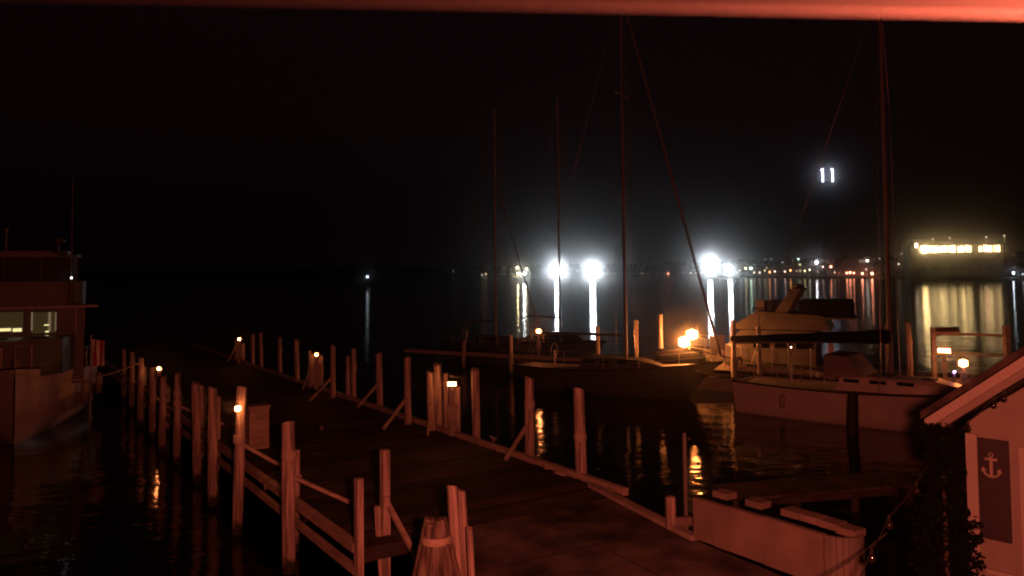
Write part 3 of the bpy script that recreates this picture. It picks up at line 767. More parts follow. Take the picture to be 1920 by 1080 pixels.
# front windows: local y of a pixel on the front face plane
def front_y(px, py=605):
    r_ = ray(px, py); nrm = ax; p0 = sn + ax * xf
    t_ = (p0 - Vector((0,0,HZ))).dot(nrm) / r_.dot(nrm)
    q = Vector((0,0,HZ)) + r_ * t_ - sn
    return q.dot(Vector((-ax.y, ax.x, 0))), q.z + 0
def fwin(x0, x1, y0, y1, kind):
    ya, zb_ = front_y(x0, y1); yb, zt2 = front_y(x1, y0)
    w_ = MB().box((xf + .012, (ya+yb)/2, (zt2+zb_)/2), (.05, abs(yb-ya), zt2-zb_)).build('window', M['trim'] if False else M['dark'], yr)
    MB().box((xf + .042, (ya+yb)/2, (zt2+zb_)/2), (.02, abs(yb-ya)-.06, (zt2-zb_)-.06)).build('pane', E['pane'], w_)
    return w_
w1 = fwin(-50, 46, 583, 627, 0); w2 = fwin(57, 107, 583, 627, 1)
def glow(x0, x1, y0, y1, par, nm='lamp'):
    ya, zb_ = front_y(x0, y1); yb, zt2 = front_y(x1, y0)
    MB().box((xf + .066, (ya+yb)/2, (zt2+zb_)/2), (.02, abs(yb-ya), zt2-zb_)).build(nm, E['tube'], par)
glow(-45, 21, 615, 623, w1); glow(24, 41, 615, 622, w1); glow(83, 92, 608, 610.5, w2); glow(85, 92, 620, 623, w2)
E['curtain'] = emit('curtain_glow', (1.0,.66,.36), .16)
for x0, x1 in ((58, 62), (90, 96), (103, 106)):
    ya, zb_ = front_y(x0, 620); yb, zt2 = front_y(x1, 585)
    MB().box((xf + .060, (ya+yb)/2, (zt2+zb_)/2), (.012, abs(yb-ya), zt2-zb_)).build('curtain', E['curtain'], w2)
# side windows
for k in range(4):
    MB().box((xf - 1.2 - k*2.0, 2.26, 4.25), (1.3, .04, .8)).build('side_window', M['glassd'], yr)
q_ = at(132, 575, d=sn.y - 9)
def ylocal(px, py, xl):
    r_ = ray(px, py); p0 = sn + ax * xl
    t_ = (p0 - Vector((0,0,HZ))).dot(ax) / r_.dot(ax); q = Vector((0,0,HZ)) + r_ * t_ - sn
    return Vector((xl, q.dot(Vector((-ax.y, ax.x, 0))), q.z))
a_top = ylocal(131, 335, xf); a_bot = ylocal(133, 574, xf); lp = ylocal(134, 521, xf + .1)
MB().tube(a_bot, (a_bot.x, a_bot.y, a_top.z), .028, .015, 6).build('antenna', M['alu'], yr)
MB().ico(lp, .045).build('mast_lamp', E['spark'], yr)
MB().tube((lp.x, lp.y, lp.z - 1.1), (lp.x, lp.y, lp.z-.04), .02, .02, 6).build('lamp_stalk', M['alu'], yr)
q_ = ylocal(12, 430, xf - 2); MB().tube((q_.x, q_.y, 7.25), (q_.x, q_.y, q_.z), .05, .03, 6).ico((q_.x, q_.y, q_.z), .12).build('mast_head', M['alu'], yr)
rl = MB(); rz = .85
for sgn in (-1, 1):
    pv = None
    for i in range(9, 19):
        x, y, z = dk_[i]; q = Vector((x - .05, sgn*(max(0, y-.08)), z)); rl.tube(q, q+Vector((0,0,rz)), .02, .02, 5)
        if pv is not None: rl.tube(pv+Vector((0,0,rz)), q+Vector((0,0,rz)), .02, .02, 5)
        pv = q
rl.build('bow_rail', M['steel'], yr)
for k, x in enumerate((8.8, 11.2)):
    i_ = int(x / Ly * 18); MB().lathe([(.03,-.5),(.14,-.4),(.16,0),(.14,.4),(.03,.5)], (x, dk_[i_][1] + .12, 1.3), 10).build('fender', M['hull2'], yr)

MB().box((xf + .02, 1.95, 4.3), (.03, .04, 1.0)).box((xf+.02, -.35, 4.3), (.03, .04, 1.0)).build('wall_batten', M['trim'], yr)
MB().prism([(xf+.005,-1.9),(xf+1.4,-1.5),(xf+2.3,-.6),(xf+2.3,.6),(xf+1.4,1.5),(xf+.005,1.9)], 2.3, 3.72).build('light_blocker_trunk', M['hull3'], yr)  # trunk cabin added to keep the window light off the water
for k, y in enumerate((-.7, .7)): MB().box((xf+1.0, y, 3.76), (.6, .6, .07)).build('deck_hatch', M['glassd'], yr)
MB().tube((xf + 2.7, 0, 2.7), (xf + 2.7, 0, 3.05), .12, .16, 10).build('windlass', M['steel'], yr)
MB().tube((xf-2.0, 1.2, 7.2), (xf-2.0, 1.2, 7.6), .05, .05, 8).lathe([(.03,7.6),(.3,7.62),(.3,7.8),(.1,7.86)], (xf-2.0,1.2,0)).build('radar', M['hull3'], yr)

# striped flag hanging beside it
fp = at(170, 690, d=35); ft = at(170, 636, d=35)
fg = empty('striped_flag', (fp.x, fp.y, 0), 0, 'red and white striped flag hanging on a staff right of the big boat', 'flag')
MB().tube((0,0,-.8), (0,0,ft.z+.2), .035, .03, 8).build('staff', M['pile'], fg)
pxw = 35 / FPX
for k in range(5):
    x0 = .03 + k * .115; z0 = ft.z - .02*k; z1_ = at(170, 686, d=35).z
    vs = []
    for j in range(7):
        zz = z0 + (z1_ - z0) * j / 6
        for e in (0, 1): vs.append((x0 + e * .115, .05 * math.sin((k + e) * 1.9 + j * .5), zz))
    vs2 = [(x, y + .012, z) for x, y, z in vs]; n_ = len(vs)
    fs = [(2*j, 2*j+1, 2*j+3, 2*j+2) for j in range(6)] + [(n_+2*j, n_+2*j+2, n_+2*j+3, n_+2*j+1) for j in range(6)]
    MB().add(vs + vs2, fs, True).build('stripe', M['reds'] if k in (1, 3) else M['whites'], fg)

# ------------------------------------------------------------------ kiosk on the right
C0 = at(1812, 790, d=11.0); cz = C0.z
u = Vector((.66, -.75, 0)).normalized(); nn = Vector((u.y, -u.x, 0))   # u along the gable wall to the right, nn out of the wall towards the water side
if nn.dot(Vector((0,0,0)) - C0) < 0: nn = -nn
kr = empty('kiosk', (C0.x, C0.y, DZ), math.atan2(u.y, u.x), 'small gabled kiosk with an anchor panel at the right edge', 'kiosk')
# local frame: x along the wall (u), y away from the camera (-nn), z up from DZ
eh = cz - DZ; Wk = 3.4; Dk = 3.0; sl = math.tan(R(37))
ysg = 1 if Vector((-u.y, u.x, 0)).dot(-nn) > 0 else -1
pk = eh + Wk / 2 * sl
P = [(0, -1.0), (Wk, -1.0), (Wk, eh), (Wk/2, pk), (0, eh)]
vs = [(x, 0, z) for x, z in P] + [(x, Dk*ysg, z) for x, z in P]
MB().add(vs, [(0,1,2,3,4),(9,8,7,6,5)] + [(k, k+5, (k+1)%5+5, (k+1)%5) for k in range(5)]).build('wall', M['wall'], kr)
def kz(px, py, off=0.0):
    """local (x, z) of a pixel on the gable wall plane moved outward by off"""
    r_ = ray(px, py); p0 = Vector((C0.x, C0.y, 0)) + nn * off
    t_ = (p0 - Vector((0,0,HZ))).dot(nn) / r_.dot(nn); q = Vector((0,0,HZ)) + r_ * t_ - Vector((C0.x, C0.y, DZ))
    return q.dot(u), q.z
ov = .32
ex, ez = kz(1734, 806, ov)                      # lower tip of the rake
rx, rz_ = kz(1919, 690, ov)
sl = (rz_ - ez) / (rx - ex)
px_ = Wk / 2; ptop = ez + (px_ - ex) * sl
th = .17
def slab(x0, z0, x1, z1, y0, y1, t, nm, m):
    vs = [(x0, y0, z0), (x1, y0, z1), (x1, y0, z1 + t), (x0, y0, z0 + t), (x0, y1, z0), (x1, y1, z1), (x1, y1, z1 + t), (x0, y1, z0 + t)]
    return MB().add(vs, [(0,1,2,3),(7,6,5,4),(0,4,5,1),(1,5,6,2),(2,6,7,3),(3,7,4,0)]).build(nm, m, kr)
Y0 = -ov * ysg; Y1 = (Dk + ov) * ysg
rf = slab(ex - .03, ez + .15, px_, ptop + .15, Y0 - .05*ysg, Y1, .10, 'roof', M['shingle'])
slab(px_, ptop + .15, 2*px_ - ex + .03, ez + .15, Y0 - .05*ysg, Y1, .10, 'roof', M['shingle'])
slab(ex, ez, px_, ptop, Y0, Y0 + .04*ysg, .145, 'bargeboard', M['trim'])
slab(ex + .12, ez - .02, px_, ptop - .11, Y0 + .045*ysg, Y0 + .08*ysg, .11, 'inner_bargeboard', M['wall'])
slab(ex, ez + .05, px_, ptop + .05, Y0 + .085*ysg, Y1 - .05*ysg, .09, 'soffit', M['trim'])
MB().box((.065, -.02*ysg, (eh-1.0)/2 - .1), (.14, .05, eh + .9)).build('corner_board', M['trim'], kr)
xa, za = kz(1824, 818); xb, zb2 = kz(1894, 1018); xt, ztt = kz(1884, 830)
xr = kz(1895, 920)[0]; xl_ = kz(1828, 920)[0]
MB().box(((xl_+xr)/2, -.018*ysg, (za+zb2)/2), (xr-xl_, .04, za-zb2)).build('shutter', M['shutter'], kr)
sh_o = [o for o in COL.objects if o.name.startswith('shutter') and o.parent == kr][0]
# anchor emblem
cx, cz1 = kz(1860, 848); _, cz2 = kz(1860, 893); ah = cz1 - cz2; cxm = cx
an = MB(); yy = -.045 * ysg
an.box((cxm, yy, (cz1+cz2)/2 - .02), (ah*.11, .012, ah*.82))
an.box((cxm, yy-.001, cz1 - ah*.27), (ah*.48, .012, ah*.10))
pr2 = [Vector((cxm + ah*.08*math.cos(2*math.pi*k/12), yy, cz1 - ah*.09 + ah*.08*math.sin(2*math.pi*k/12))) for k in range(13)]
an.path(pr2, ah*.028, 5)
arc = [Vector((cxm + ah*.33*math.cos(a), yy, cz2 + ah*.34 + ah*.34*math.sin(a))) for a in [R(195 + k*15) for k in range(11)]]
an.path(arc, ah*.05, 6)
for sgn, p_ in ((-1, arc[0]), (1, arc[-1])):
    an.extr([p_ + Vector((sgn*ah*.09, -.006, -ah*.05)), p_ + Vector((-sgn*ah*.14, -.006, -ah*.02)), p_ + Vector((0, -.006, ah*.13))], (0, .012, 0))
an.build('anchor_emblem', M['decking'], kr)
xd = kz(1914, 900)[0]; _, zd = kz(1914, 838)
MB().box((xd + .04, -.02*ysg, zd/2 - .2), (.08, .05, zd + .4)).build('door_frame', M['trim'], kr)
MB().box((xd + .55, -.02*ysg, zd - .04), (.92, .05, .08)).build('door_frame', M['trim'], kr)
MB().box((xd + .55, -.012*ysg, zd/2 - .25), (.92, .03, zd + .3)).build('door', M['hull'], kr)
_, zs = kz(1860, 1066)
MB().box((Wk/2 + .1, -.025*ysg, zs - .03), (Wk - .2, .05, .05)).build('sill_board', M['trim'], kr)
# deck the kiosk stands on
kd = empty('kiosk_deck', (C0.x, C0.y, DZ), math.atan2(u.y, u.x), 'dark plank deck under the kiosk', 'deck')
MB().box((3.0, 0.6*ysg, -.1), (6.4, 5.5, .18)).build('boards', M['deck'], kd)

# string lights on the kiosk and across the dark gap
def bulb(pos, label, sz=1.0):
    rt = empty('string_bulb', pos, 0, label, 'light bulb', 'unlit bulbs of the string lights')
    MB().lathe([(.016*sz,.02),(.02*sz,0),(.02*sz,-.05*sz)]).build('socket', M['rubber'], rt)
    MB().lathe([(.014*sz,-.05*sz),(.045*sz,-.11*sz),(.05*sz,-.15*sz),(.03*sz,-.19*sz),(.005,-.2*sz)]).build('glass', M['bulb'], rt)
bm = bpy.data.materials.new('bulb_glass'); bm.use_nodes = True; b_ = bm.node_tree.nodes['Principled BSDF']
b_.inputs['Base Color'].default_value = (.012,.01,.01,1); b_.inputs['Roughness'].default_value = .05; b_.inputs['Specular IOR Level'].default_value = 1.0
M['bulb'] = bm
w_pts = [kz(1795, 812, ov+.06), kz(1815, 790, ov+.06), kz(1863, 745, ov+.06), kz(1882, 733, ov+.06), kz(1925, 705, ov+.06)]
def kw(x, z, off): return Vector((C0.x, C0.y, DZ)) + u*x + nn*off + Vector((0,0,z))
wp = [kw(x, z, ov + .06) for x, z in w_pts]
dl = [at(1768, 818, d=10.9), at(1718, 905, d=10.2), at(1667, 968, d=9.6), at(1634, 1030, d=9.1), at(1600, 1110, d=8.6)]
def sagged(pts, k=5):
    out = []
    for a, b in zip(pts[:-1], pts[1:]):
        for j in range(k):
            t = j / k; out.append(a.lerp(b, t) - Vector((0,0,.03*math.sin(t*math.pi))))
    return out + [pts[-1]]
tag(MB().path(sagged(wp), .009, 5).build('light_string', M['rubber']), 'black light string clipped along the sloping kiosk eave', 'light string')
tag(MB().path(sagged(dl), .009, 5).build('light_string', M['rubber']), 'black light string hanging free left of the kiosk', 'light string')
for q, lb in ((wp[1], 'unlit bulb hanging at the kiosk corner board'), (wp[2], 'unlit bulb in front of the kiosk eave, left of the pair'), (wp[3], 'unlit bulb in front of the kiosk eave, right of the pair')): bulb(q, lb, .75)
for q, lb in ((dl[0], 'unlit bulb hanging just under the tip of the kiosk roof'), (dl[1], 'upper unlit bulb over the dark gap left of the kiosk'), (dl[2], 'middle unlit bulb over the dark gap, above the bright rope'), (dl[3], 'lowest unlit bulb at the bottom of the picture')): bulb(q, lb, .8)
ra = at(1500, 1105, d=9.2); rb = at(1662, 1000, d=11.2)
tag(MB().path([ra.lerp(rb, t/10) - Vector((0,0,.05*math.sin(t/10*math.pi))) for t in range(11)], .010, 6).build('taut_rope', M['steel']), 'shiny taut line slanting up to the right at the bottom', 'rope')

# dark shrub beside the kiosk corner
bs = at(1775, 1060, d=10.4)
sh = empty('evergreen_shrub', (bs.x, bs.y, DZ), 0, 'tall black evergreen shrub in front of the kiosk corner', 'shrub')
rs = random.Random(9); lf = MB()
hs = at(1770, 800, d=10.4).z - DZ
for i in range(5200):
    t = rs.random() ** .8; z = -1.0 + (hs + 1.0) * t
    rad = (.50 - .34 * t ** 1.6) * (1 + .22 * math.sin(z * 5.1) + .15 * math.sin(z * 11 + 1))
    a = rs.uniform(0, 2*math.pi); r_ = rad * rs.uniform(.45, 1.1)
    c = Vector((r_*math.cos(a), r_*math.sin(a), z)); s_ = rs.uniform(.03, .06)
    d1 = Vector((rs.uniform(-1,1), rs.uniform(-1,1), rs.uniform(-.2,1))).normalized() * s_; d2 = d1.cross(Vector((rs.uniform(-1,1), rs.uniform(-1,1), 1))).normalized() * s_ * .45
    lf.add([c - d1, c + d2, c + d1, c - d2], [(0,1,2,3)])
lf.build('foliage', M['leaf'], sh); MB().tube((0,0,-1.2), (0,0,hs*.8), .06, .02, 8).build('trunk', M['bark'], sh)

# ------------------------------------------------------------------ far shore: floodlights, lamps, buildings, monument
def lamp_post(px, py, col, strength, r, label, d=None, cat='street lamp', group=None, down=False, base=1.2):
    d = d or shore_d(px) + 12; q = at(px, py, d=d)
    key = (col, strength)
    nm = 'far_lamp_light_%d' % len(E)
    if key not in E: E[key] = emit(nm, col, strength)
    root = empty('street_lamp', (q.x, q.y, base), 0, label, cat, group)
    h = q.z - base
    MB().tube((0, .3, 0), (0, .3, max(h - .1, .3)), .12, .08, 6).bar((0, .3, h + r * .8), (0, -.1, h + r * .8), .1, .08).build('pole', M['alu'], root)
    if down: MB().box((0, 0, h), (r * 2.4, r * 2.4, .1)).build('lamp_head', E[key], root)
    else: MB().ico((0, 0, h), r).build('lamp_head', E[key], root)
    return root
def floodlight(px, py, d, label, w_=3.0, h_=7.2, em='flood', n=1):
    q = at(px, py, d=d); root = empty('harbour_floodlight', (q.x, q.y, .2), math.atan2(-q.x, q.y), label, 'floodlight', 'white floodlights on the far shore')
    MB().tube((0, .9, -.5), (0, .9, q.z + .4), .22, .16, 8).build('mast', M['alu'], root)
    MB().box((0, .55, q.z - .2), (w_ + .4, .5, h_ + .4)).build('lamp_housing', M['dark'], root)
    MB().box((0, .22, q.z - .2), (w_, .12, h_)).build('lamp_lens', E[em], root)
    return root
E['flood2'] = emit('white_flood_light_weaker', WHITE, 75)
floodlight(1045, 507, 520, 'left white floodlight of the close pair over the harbour')
floodlight(1111, 507, 520, 'right white floodlight of the close pair over the harbour')
floodlight(1331, 497, 500, 'tall white floodlight with the highest glare, third from the left', 2.3, 8)
floodlight(1369, 507, 500, 'smallest white floodlight, right of the tallest glare', 2.2, 5.5, 'flood2')
# breakwater pier that carries them
a1 = at(1000, 515, d=545); a2 = at(1400, 515, d=530)
pm = MB(); pm.bar((a1.x, a1.y, .1), (a2.x, a2.y, .1), 5, 1.4)
tag(pm.build('breakwater', M['stone']), 'low stone breakwater under the white floodlights', 'breakwater')
YEL = (1.0, .80, .42); GRN = (.70, 1.0, .72); PNK = (1.0, .62, .52); RED = (1.0, .30, .16)
# pavilion with downward lights (strong streaks in the water, little direct glare)
q = at(977, 512, d=430)
pv = empty('pavilion', (q.x, q.y, 0), 0, 'small lit pavilion on stilts left of the paired floodlights', 'pavilion')
E['downl'] = emit('pavilion_down_light', (.93,1.0,.95), 200); E['dimwall'] = emit('lit_pavilion_window', YEL, .5)
for x in (-4.5, 0, 4.5):
    for y in (-2, 2): MB().tube((x, y, -1), (x, y, 5.2), .16, .16, 6).build('stilt', M['pile'], pv)
MB().box((0,0,1.4), (10,5,.3)).build('platform', M['stone'], pv)
MB().extr([(-6,-3,5.2),(6,-3,5.2),(0,-3,7.6)], (0,6,0)).build('roof', M['house'], pv)
MB().box((1.6,-1.5,5.1), (1.6,2.2,.1)).build('ceiling_lamp', E['downl'], pv)
E['downw'] = emit('pavilion_warm_light', YEL, 120)
MB().box((-1.6,-1.5,5.1), (.6,1.6,.1)).build('ceiling_lamp', E['downw'], pv)
MB().box((-2.6,1.2,3.2), (4.6,.2,1.0)).build('window', E['dimwall'], pv)
MB().box((1.6,-3.1,4.6), (.9,.15,.8)).build('front_lamp', E['downl'], pv); MB().box((-1.7,-3.1,4.6), (.45,.15,.6)).build('front_lamp', E['downw'], pv)
lamp_post(970, 502, YEL, 14, .75, 'yellow lamp over the left end of the lit pavilion roof', d=436, base=1.5)
lamp_post(987, 504, YEL, 12, .65, 'yellow lamp over the right end of the lit pavilion roof', d=436, base=1.5)
shore = [ # px, py, colour, strength, radius, description
 (850,509,SOFT,.5,.9,'faintest far lamp at the left end of the far shore'),
 (904,516,SOFT,3,.9,'pale lamp left of the pavilion, lower of two'), (911,514,WARM,5,.9,'warm lamp left of the pavilion, upper of two'),
 (1081,507,WHITE,2.5,.8,'dim white lamp between the paired floodlights'), (1140,508,WHITE,.8,.8,'very dim lamp right of the paired floodlights'),
 (1154,514,WARM,2.2,.9,'warm lamp left of the tall middle mast'), (1204,513,SOFT,1.0,.9,'dim lamp right of the tall middle mast'),
 (1253,513,RED,9,.85,'single red lamp between the middle mast and the tallest glare'),
 (1281,511,WARM,1.2,.8,'dim warm lamp left of the tallest glare'), (1295,512,SOFT,4,.9,'warm lamp close left of the tallest glare'),
 (1306,511,SOFT,3.5,.8,'pale lamp under the left flank of the tallest glare'), (1316,511,SOFT,4,.8,'pale lamp nearest the foot of the tallest glare'),
 (1350,510,SOFT,5,.7,'pale lamp between the tallest glare and the smallest floodlight'),(1387,507,SOFT,2,.8,'pale lamp just right of the smallest floodlight'),
 (1398,503,YEL,14,.7,'yellow white lamp left beside the green white one'), (1408,503,GRN,22,.8,'green white lamp with the long green streak'),
 (1414,511,SOFT,7,.5,'pale low lamp under the green white lamp'), (1424,511,PNK,8,.5,'pink low lamp right of the green white lamp'),
 (1434,507,WARM,5,.5,'warm lamp above the start of the orange row'), (1437,502,YEL,2,.5,'dim yellow lamp above the start of the orange row'),
 (1443,510,ORANGE,14,.6,'wide orange lamp at the start of the orange row'), (1453,509,PNK,9,.55,'pink lamp after the wide orange one'),
 (1472,509,PNK,9,.5,'pink lamp in the middle gap of the orange row'), (1482,507,ORANGE,14,.6,'double orange lamp left of the flagpole lamp'),
 (1494,508,SOFT,2,.4,'tiny lamp left of the slanting lit roof'), (1467,492,WHITE,.8,.6,'faint bluish lamp high above the orange row'),
 (1435,486,WHITE,.5,.6,'faintest bluish lamp high up, left one'), (1446,485,WHITE,.5,.6,'faintest bluish lamp high up, right one'),
 (1497,486,GRN,12,.5,'small square white lamp highest above the orange row'), (1500,496,YEL,1.6,.8,'yellow green lamp on the slanting roof'),
 (1509,508,WARM,7,.6,'warm lamp low under the big white lamp, left one'), (1518,506,SOFT,8,.55,'warm lamp low under the big white lamp, right one'),
 (1531,492,(.95,.9,1.0),60,.8,'big white lamp among the harbour buildings'), (1533,509,PNK,2,.45,'dim pink lamp under the big white lamp'),
 (1543,500,PNK,9,.5,'pink lamp left of the brighter red one'), (1558,500,RED,26,.6,'bright red lamp right of the big white lamp'),
 (1565,511,WARM,3,.5,'dim warm lamp left of the red row'), (1573,512,RED,1.2,.5,'faint red lamp left of the red row'),
 (1588,512,RED,26,.55,'first lamp of the red row'), (1594,511,RED,30,.6,'second lamp of the red row'), (1601,512,RED,24,.5,'third lamp of the red row'),
 (1617,513,RED,34,.6,'fourth lamp of the red row'), (1635,513,RED,40,.7,'fifth and widest lamp of the red row'), (1624,505,PNK,4,.45,'dim lamp above the red row'),
 (1649,485,PNK,1.2,.5,'faint lamp just left of the right mast'), (1662,483,PNK,.8,.6,'faint lamp just right of the right mast'),
 (1685,495,SOFT,3,.5,'pale lamp between the right mast and the lit hotel'), (1690,476,SOFT,.8,.6,'faint high lamp left of the lit hotel'),
 (1715,509,RED,9,.5,'lone orange lamp below the left end of the lit hotel'),
 (1900,512,(.8,.9,1.0),40,.42,'bluish white lamp at the right edge'), (1918,514,(.8,.9,1.0),3,.4,'faint bluish lamp at the very edge'),
]
for px, py, col, st, r, lab in shore:
    lamp_post(px, py, col, st * .8, r, lab + ' on the far shore' if 'shore' not in lab else lab, group='lamps along the far shore')
# buoy light on the left
q = at(689, 519, d=300)
by = empty('light_buoy', (q.x, q.y, 0), 0, 'floating buoy with a single white light far out on the dark water', 'buoy')
E['buoy'] = emit('buoy_light', (.75,.88,1.0), 5)
MB().lathe([(.9,-.5),(1.1,0),(1.0,.5),(.3,.8)]).build('float', M['hull2'], by)
bt = MB()
for k in range(3): bt.tube((.5*math.cos(k*2.1), .5*math.sin(k*2.1), .6), (0, 0, q.z - .2), .05, .05, 5)
bt.build('tower', M['alu'], by); MB().ico((0,0,q.z), .45).build('lantern', E['buoy'], by)

# lit hotel on the right shore
E['hotel'] = emit('hotel_deck_light', (1.0,.80,.46), 11); E['hotel2'] = emit('hotel_room_light', (1.0,.70,.42), 6); E['hdim'] = emit('hotel_dim_light', (1.0,.78,.5), .9)
dH = 372
qa = at(1722, 466, d=dH); qb = at(1882, 466, d=dH); zb_h = at(1800, 474, d=dH).z; zt_h = at(1800, 460, d=dH).z
hr = empty('hotel', (qa.x, dH, 0), 0, 'long lit two storey hotel above the water on the right', 'hotel')
WH = qb.x - qa.x
MB().box((WH/2, 6, zb_h/2 - .3), (WH, 11, zb_h - .6)).build('wall', M['house'], hr)
MB().box((WH/2, 6, zb_h - .25), (WH + 1.5, 12.5, .4)).build('upper_deck', M['house'], hr)
MB().extr([(-1.2, -.8, zt_h + .35), (-1.2, 12.8, zt_h + .35), (-1.2, 6, zt_h + 3.2)], (WH + 2.4, 0, 0)).build('roof', M['shingle'], hr)
MB().box((WH/2, 11.5, (zt_h+zb_h)/2), (WH, .4, zt_h - zb_h + .3)).build('back_wall', M['house'], hr)
def hx(px): return at(px, 466, d=dH).x - qa.x
rh = random.Random(4)
st_h = {0:14,1:2.5,2:3,3:7,4:5,5:2.5,6:4,7:3,8:9,9:5,10:3,11:2.5,12:4.5,13:4,14:2,15:3}
for k, (a, b) in enumerate([(1727,1739),(1740,1748),(1749,1759),(1760.5,1768),(1769,1776),(1777,1783),(1784,1792),(1795.5,1802),(1803,1808.5),(1812,1817),(1818,1822),(1836,1842),(1845,1852),(1853,1861),(1864,1869),(1870,1876)]):
    za_ = zb_h + rh.uniform(.1, .5); zc_ = zt_h - rh.uniform(.0, .5)
    key = ('hotel', st_h[k])
    if key not in E: E[key] = emit('hotel_window_light_%d' % k, (1.0,.67,.27) if k < 11 else (1.0,.58,.28), st_h[k] * 2.1)
    MB().box(((hx(a)+hx(b))/2, .4, (za_+zc_)/2), (hx(b)-hx(a), .2, zc_-za_)).build('window', E[key], hr)
for px in (1727, 1775, 1793.5, 1824, 1833, 1882):
    MB().box((hx(px), -.2, (zt_h+zb_h)/2), (.35, .35, zt_h-zb_h+.4)).build('column', M['house'], hr)
for k in range(9): MB().box((WH*(.06+.11*k), .42, zb_h*.45), (1.6, .2, 1.8)).build('lower_window', M['glassd'], hr)
for px, py in ((1749,448),(1781,446),(1849,444),(1883,442)):
    q = at(px, py, d=dH+2); l_ = MB().ico((q.x-qa.x, 2, q.z), .55).tube((q.x-qa.x, 2.1, zt_h+.4), (q.x-qa.x, 2.1, q.z-.4), .06, .06, 5).build('roof_lamp', E['hdim'], hr)
q = at(1715, 458, d=dH); lw = empty('gable_house', (q.x, dH, 0), 0, 'small house with a lit sloping gable left of the hotel', 'house')
MB().box((0, 3, q.z/2 - 1), (5, 6, q.z - 2)).build('wall', M['house'], lw)
MB().extr([(-3, 0, q.z - 2), (3, 0, q.z - 2), (0, 0, q.z + 1)], (0, 6.4, 0)).build('roof', M['shingle'], lw)
MB().box((.6, -.3, q.z - .6), (1.3, .2, 2.2)).build('lit_window', E['hotel2'], lw); MB().box((1.9, -.3, q.z - 2.4), (1.0, .2, 1.4)).build('lit_window', E['hdim'], lw)
# other buildings
def house(px, py_top, w_, dd, label, lit=None, sl_=.3):
    d = shore_d(px) + dd; q = at(px, py_top, d=d)
    r_ = empty('harbour_house', (q.x, d, 1.2), 0, label, 'house', 'houses on the far shore')
    h = max(3.0, q.z - 1.2 - w_*sl_*.5)
    MB().box((0, 4, h/2), (w_, 8, h)).build('wall', M['house'], r_)
    MB().extr([(-w_/2-.5, -.6, h), (w_/2+.5, -.6, h), (0, -.6, h + w_*sl_*.5)], (0, 9.2, 0)).build('roof', M['shingle'], r_)
    for k in range(3): MB().box((w_*(-.3+.3*k), -.05, h*.55), (1.2, .1, 1.4)).build('window', M['glassd'] if not (lit and k == 1) else E[lit], r_)
    MB().box((0, -.05, 1.1), (1.1, .1, 2.2)).build('door', M['glassd'], r_)
    return r_
for i, (px, pyt, w_, dd, lit) in enumerate([(930,508,12,30,None),(960,506,14,26,'hdim'),(1020,506,12,30,None),(1180,507,14,30,None),(1235,506,12,25,None),(1310,504,12,30,None),(1425,501,11,40,None),(1460,500,12,32,None),(1500,494,13,30,'hdim'),(1535,495,12,32,None),(1575,497,12,36,None),(1655,494,12,36,None),(1690,490,11,38,None),(1905,498,12,36,None)]):
    house(px, pyt, w_, dd, ORD[i] + ' dark house from the left along the far shore', lit)
d_ = 500; q = at(1619, 486, d=d_)
cb = empty('boathouse', (q.x, d_, 1.2), 0, 'flat roofed boathouse with a dim lit band above the red row of lamps', 'boathouse')
MB().box((0,4,(q.z-1)/2), (14,8,q.z-1)).build('wall', M['house'], cb); MB().box((0,4,q.z-.8), (15,9,.4)).build('roof', M['shingle'], cb)
E['band'] = emit('boathouse_band_light', (1.0,.72,.5), .22); E['bl'] = emit('boathouse_lamp', (1.0,.85,.7), 9)
MB().box((.6,-.06,q.z-2.4), (7.0,.1,1.9)).build('window', E['band'], cb); MB().box((2.2,-.2,q.z-2.2), (1.2,.2,1.2)).build('lamp', E['bl'], cb)

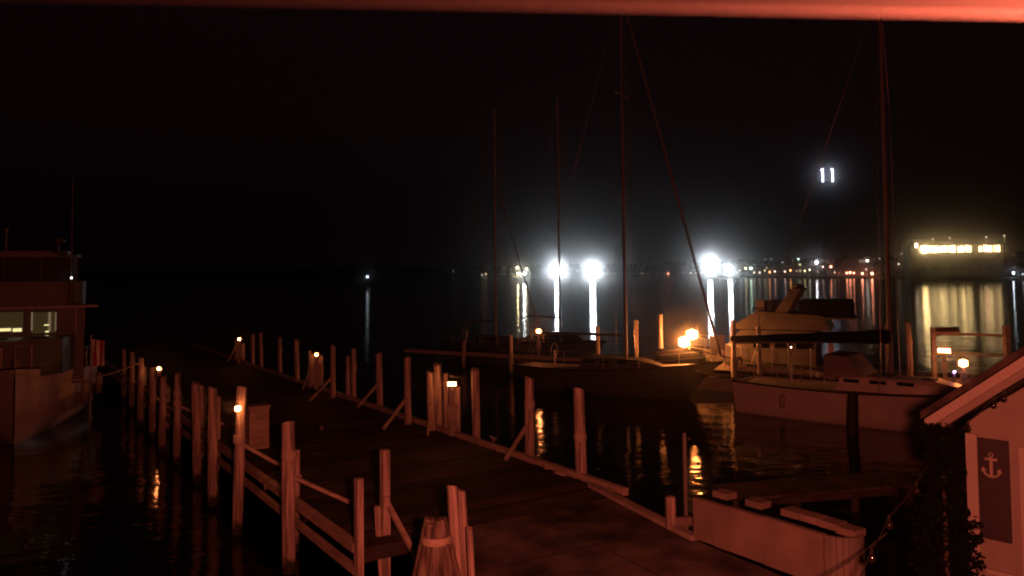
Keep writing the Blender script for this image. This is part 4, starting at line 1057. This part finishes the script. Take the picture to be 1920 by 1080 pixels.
# tall monument with two white lights
dm = 760; q = at(1552, 305, d=dm); top = q.z
mo = empty('memorial_column', (q.x, dm, 2), 0, 'very tall dark memorial column with two white lights near its top', 'monument')
MB().lathe([(9.5,0),(9.5,3),(7.6,4),(6.9,30),(6.1,70),(5.5,top-24)], n=28).build('shaft', M['stone'], mo)
MB().lathe([(5.6,top-24),(8.0,top-21),(8.4,top-20.5)], n=28).box((0,0,top-19.7), (17,17,1.6)).build('capital', M['stone'], mo)
MB().lathe([(5.0,top-18.9),(5.0,top-12),(4.4,top-11),(3,top-6),(.6,top-2)], n=24).build('lantern_drum', M['stone'], mo)
E['mon'] = emit('monument_light', (.72,.78,1.0), 7)
for x_, dz in ((1543, 0), (1561.5, 1)):
    qa_ = at(x_, 341, d=dm - 9.2); qb_ = at(x_, 316, d=dm - 9.2)
    o = MB().box((qa_.x - q.x, -9.2, (qa_.z+qb_.z)/2 - 2), (1.4, .8, qb_.z-qa_.z)).box((qa_.x - q.x + -1.0, -9.2, qb_.z - 3.4 + dz*.6), (1.6, .7, 1.6)).build('vertical_lamp', E['mon'], mo)
    MB().box((qa_.x - q.x, -8.3, (qa_.z+qb_.z)/2 - 2), (2.2, .9, qb_.z-qa_.z+1)).build('lamp_frame', M['stone'], mo)

# ------------------------------------------------------------------ eave board just over the camera
e0 = at(-200, -14, d=.50); e1 = at(2150, 30, d=.50)
ev = empty('eave_board', (0, .6, HZ), 0, 'blurred red lit eave board along the top edge close overhead', 'eave board')
vs = []
ptsE = [e0, e1]
for p_ in ptsE:
    for dy, dz in ((0, 0), (.006, 0), (.006, .5), (0, .5)): vs.append((p_.x, p_.y - .6 + dy, p_.z - HZ + dz))
fs = [(i*4+k, (i+1)*4+k, (i+1)*4+(k+1)%4, i*4+(k+1)%4) for i in range(len(ptsE)-1) for k in range(4)] + [(0,1,2,3), tuple(4*(len(ptsE)-1)+k for k in (3,2,1,0))]
MB().add(vs, fs).build('board', M['eave'], ev)

# ------------------------------------------------------------------ haze volume added for the glare around the lamps
hz = MB().box((200, 1150, 84), (4600, 2500, 176))
hz = MB().add([(-2400,-250,-3),(2400,-250,-3),(2400,2400,-3),(-2400,2400,-3),(-2400,-250,175),(2400,-250,175),(2400,2400,175),(-2400,2400,175)],
              [(3,2,1,0),(4,5,6,7),(0,1,5,4),(1,2,6,5),(2,3,7,6),(3,0,4,7)])
hm = bpy.data.materials.new('glare_haze'); hm.use_nodes = True
nt = hm.node_tree; nt.nodes.clear()
pvn = nt.nodes.new('ShaderNodeVolumePrincipled'); ou = nt.nodes.new('ShaderNodeOutputMaterial')
pvn.inputs['Color'].default_value = (.9,.9,.9,1); pvn.inputs['Density'].default_value = .001; pvn.inputs['Anisotropy'].default_value = .988
nt.links.new(pvn.outputs[0], ou.inputs['Volume'])
tag(hz.build('haze', hm), 'thin haze added over the harbour to give the lamps their glare', 'haze', kind='stuff')
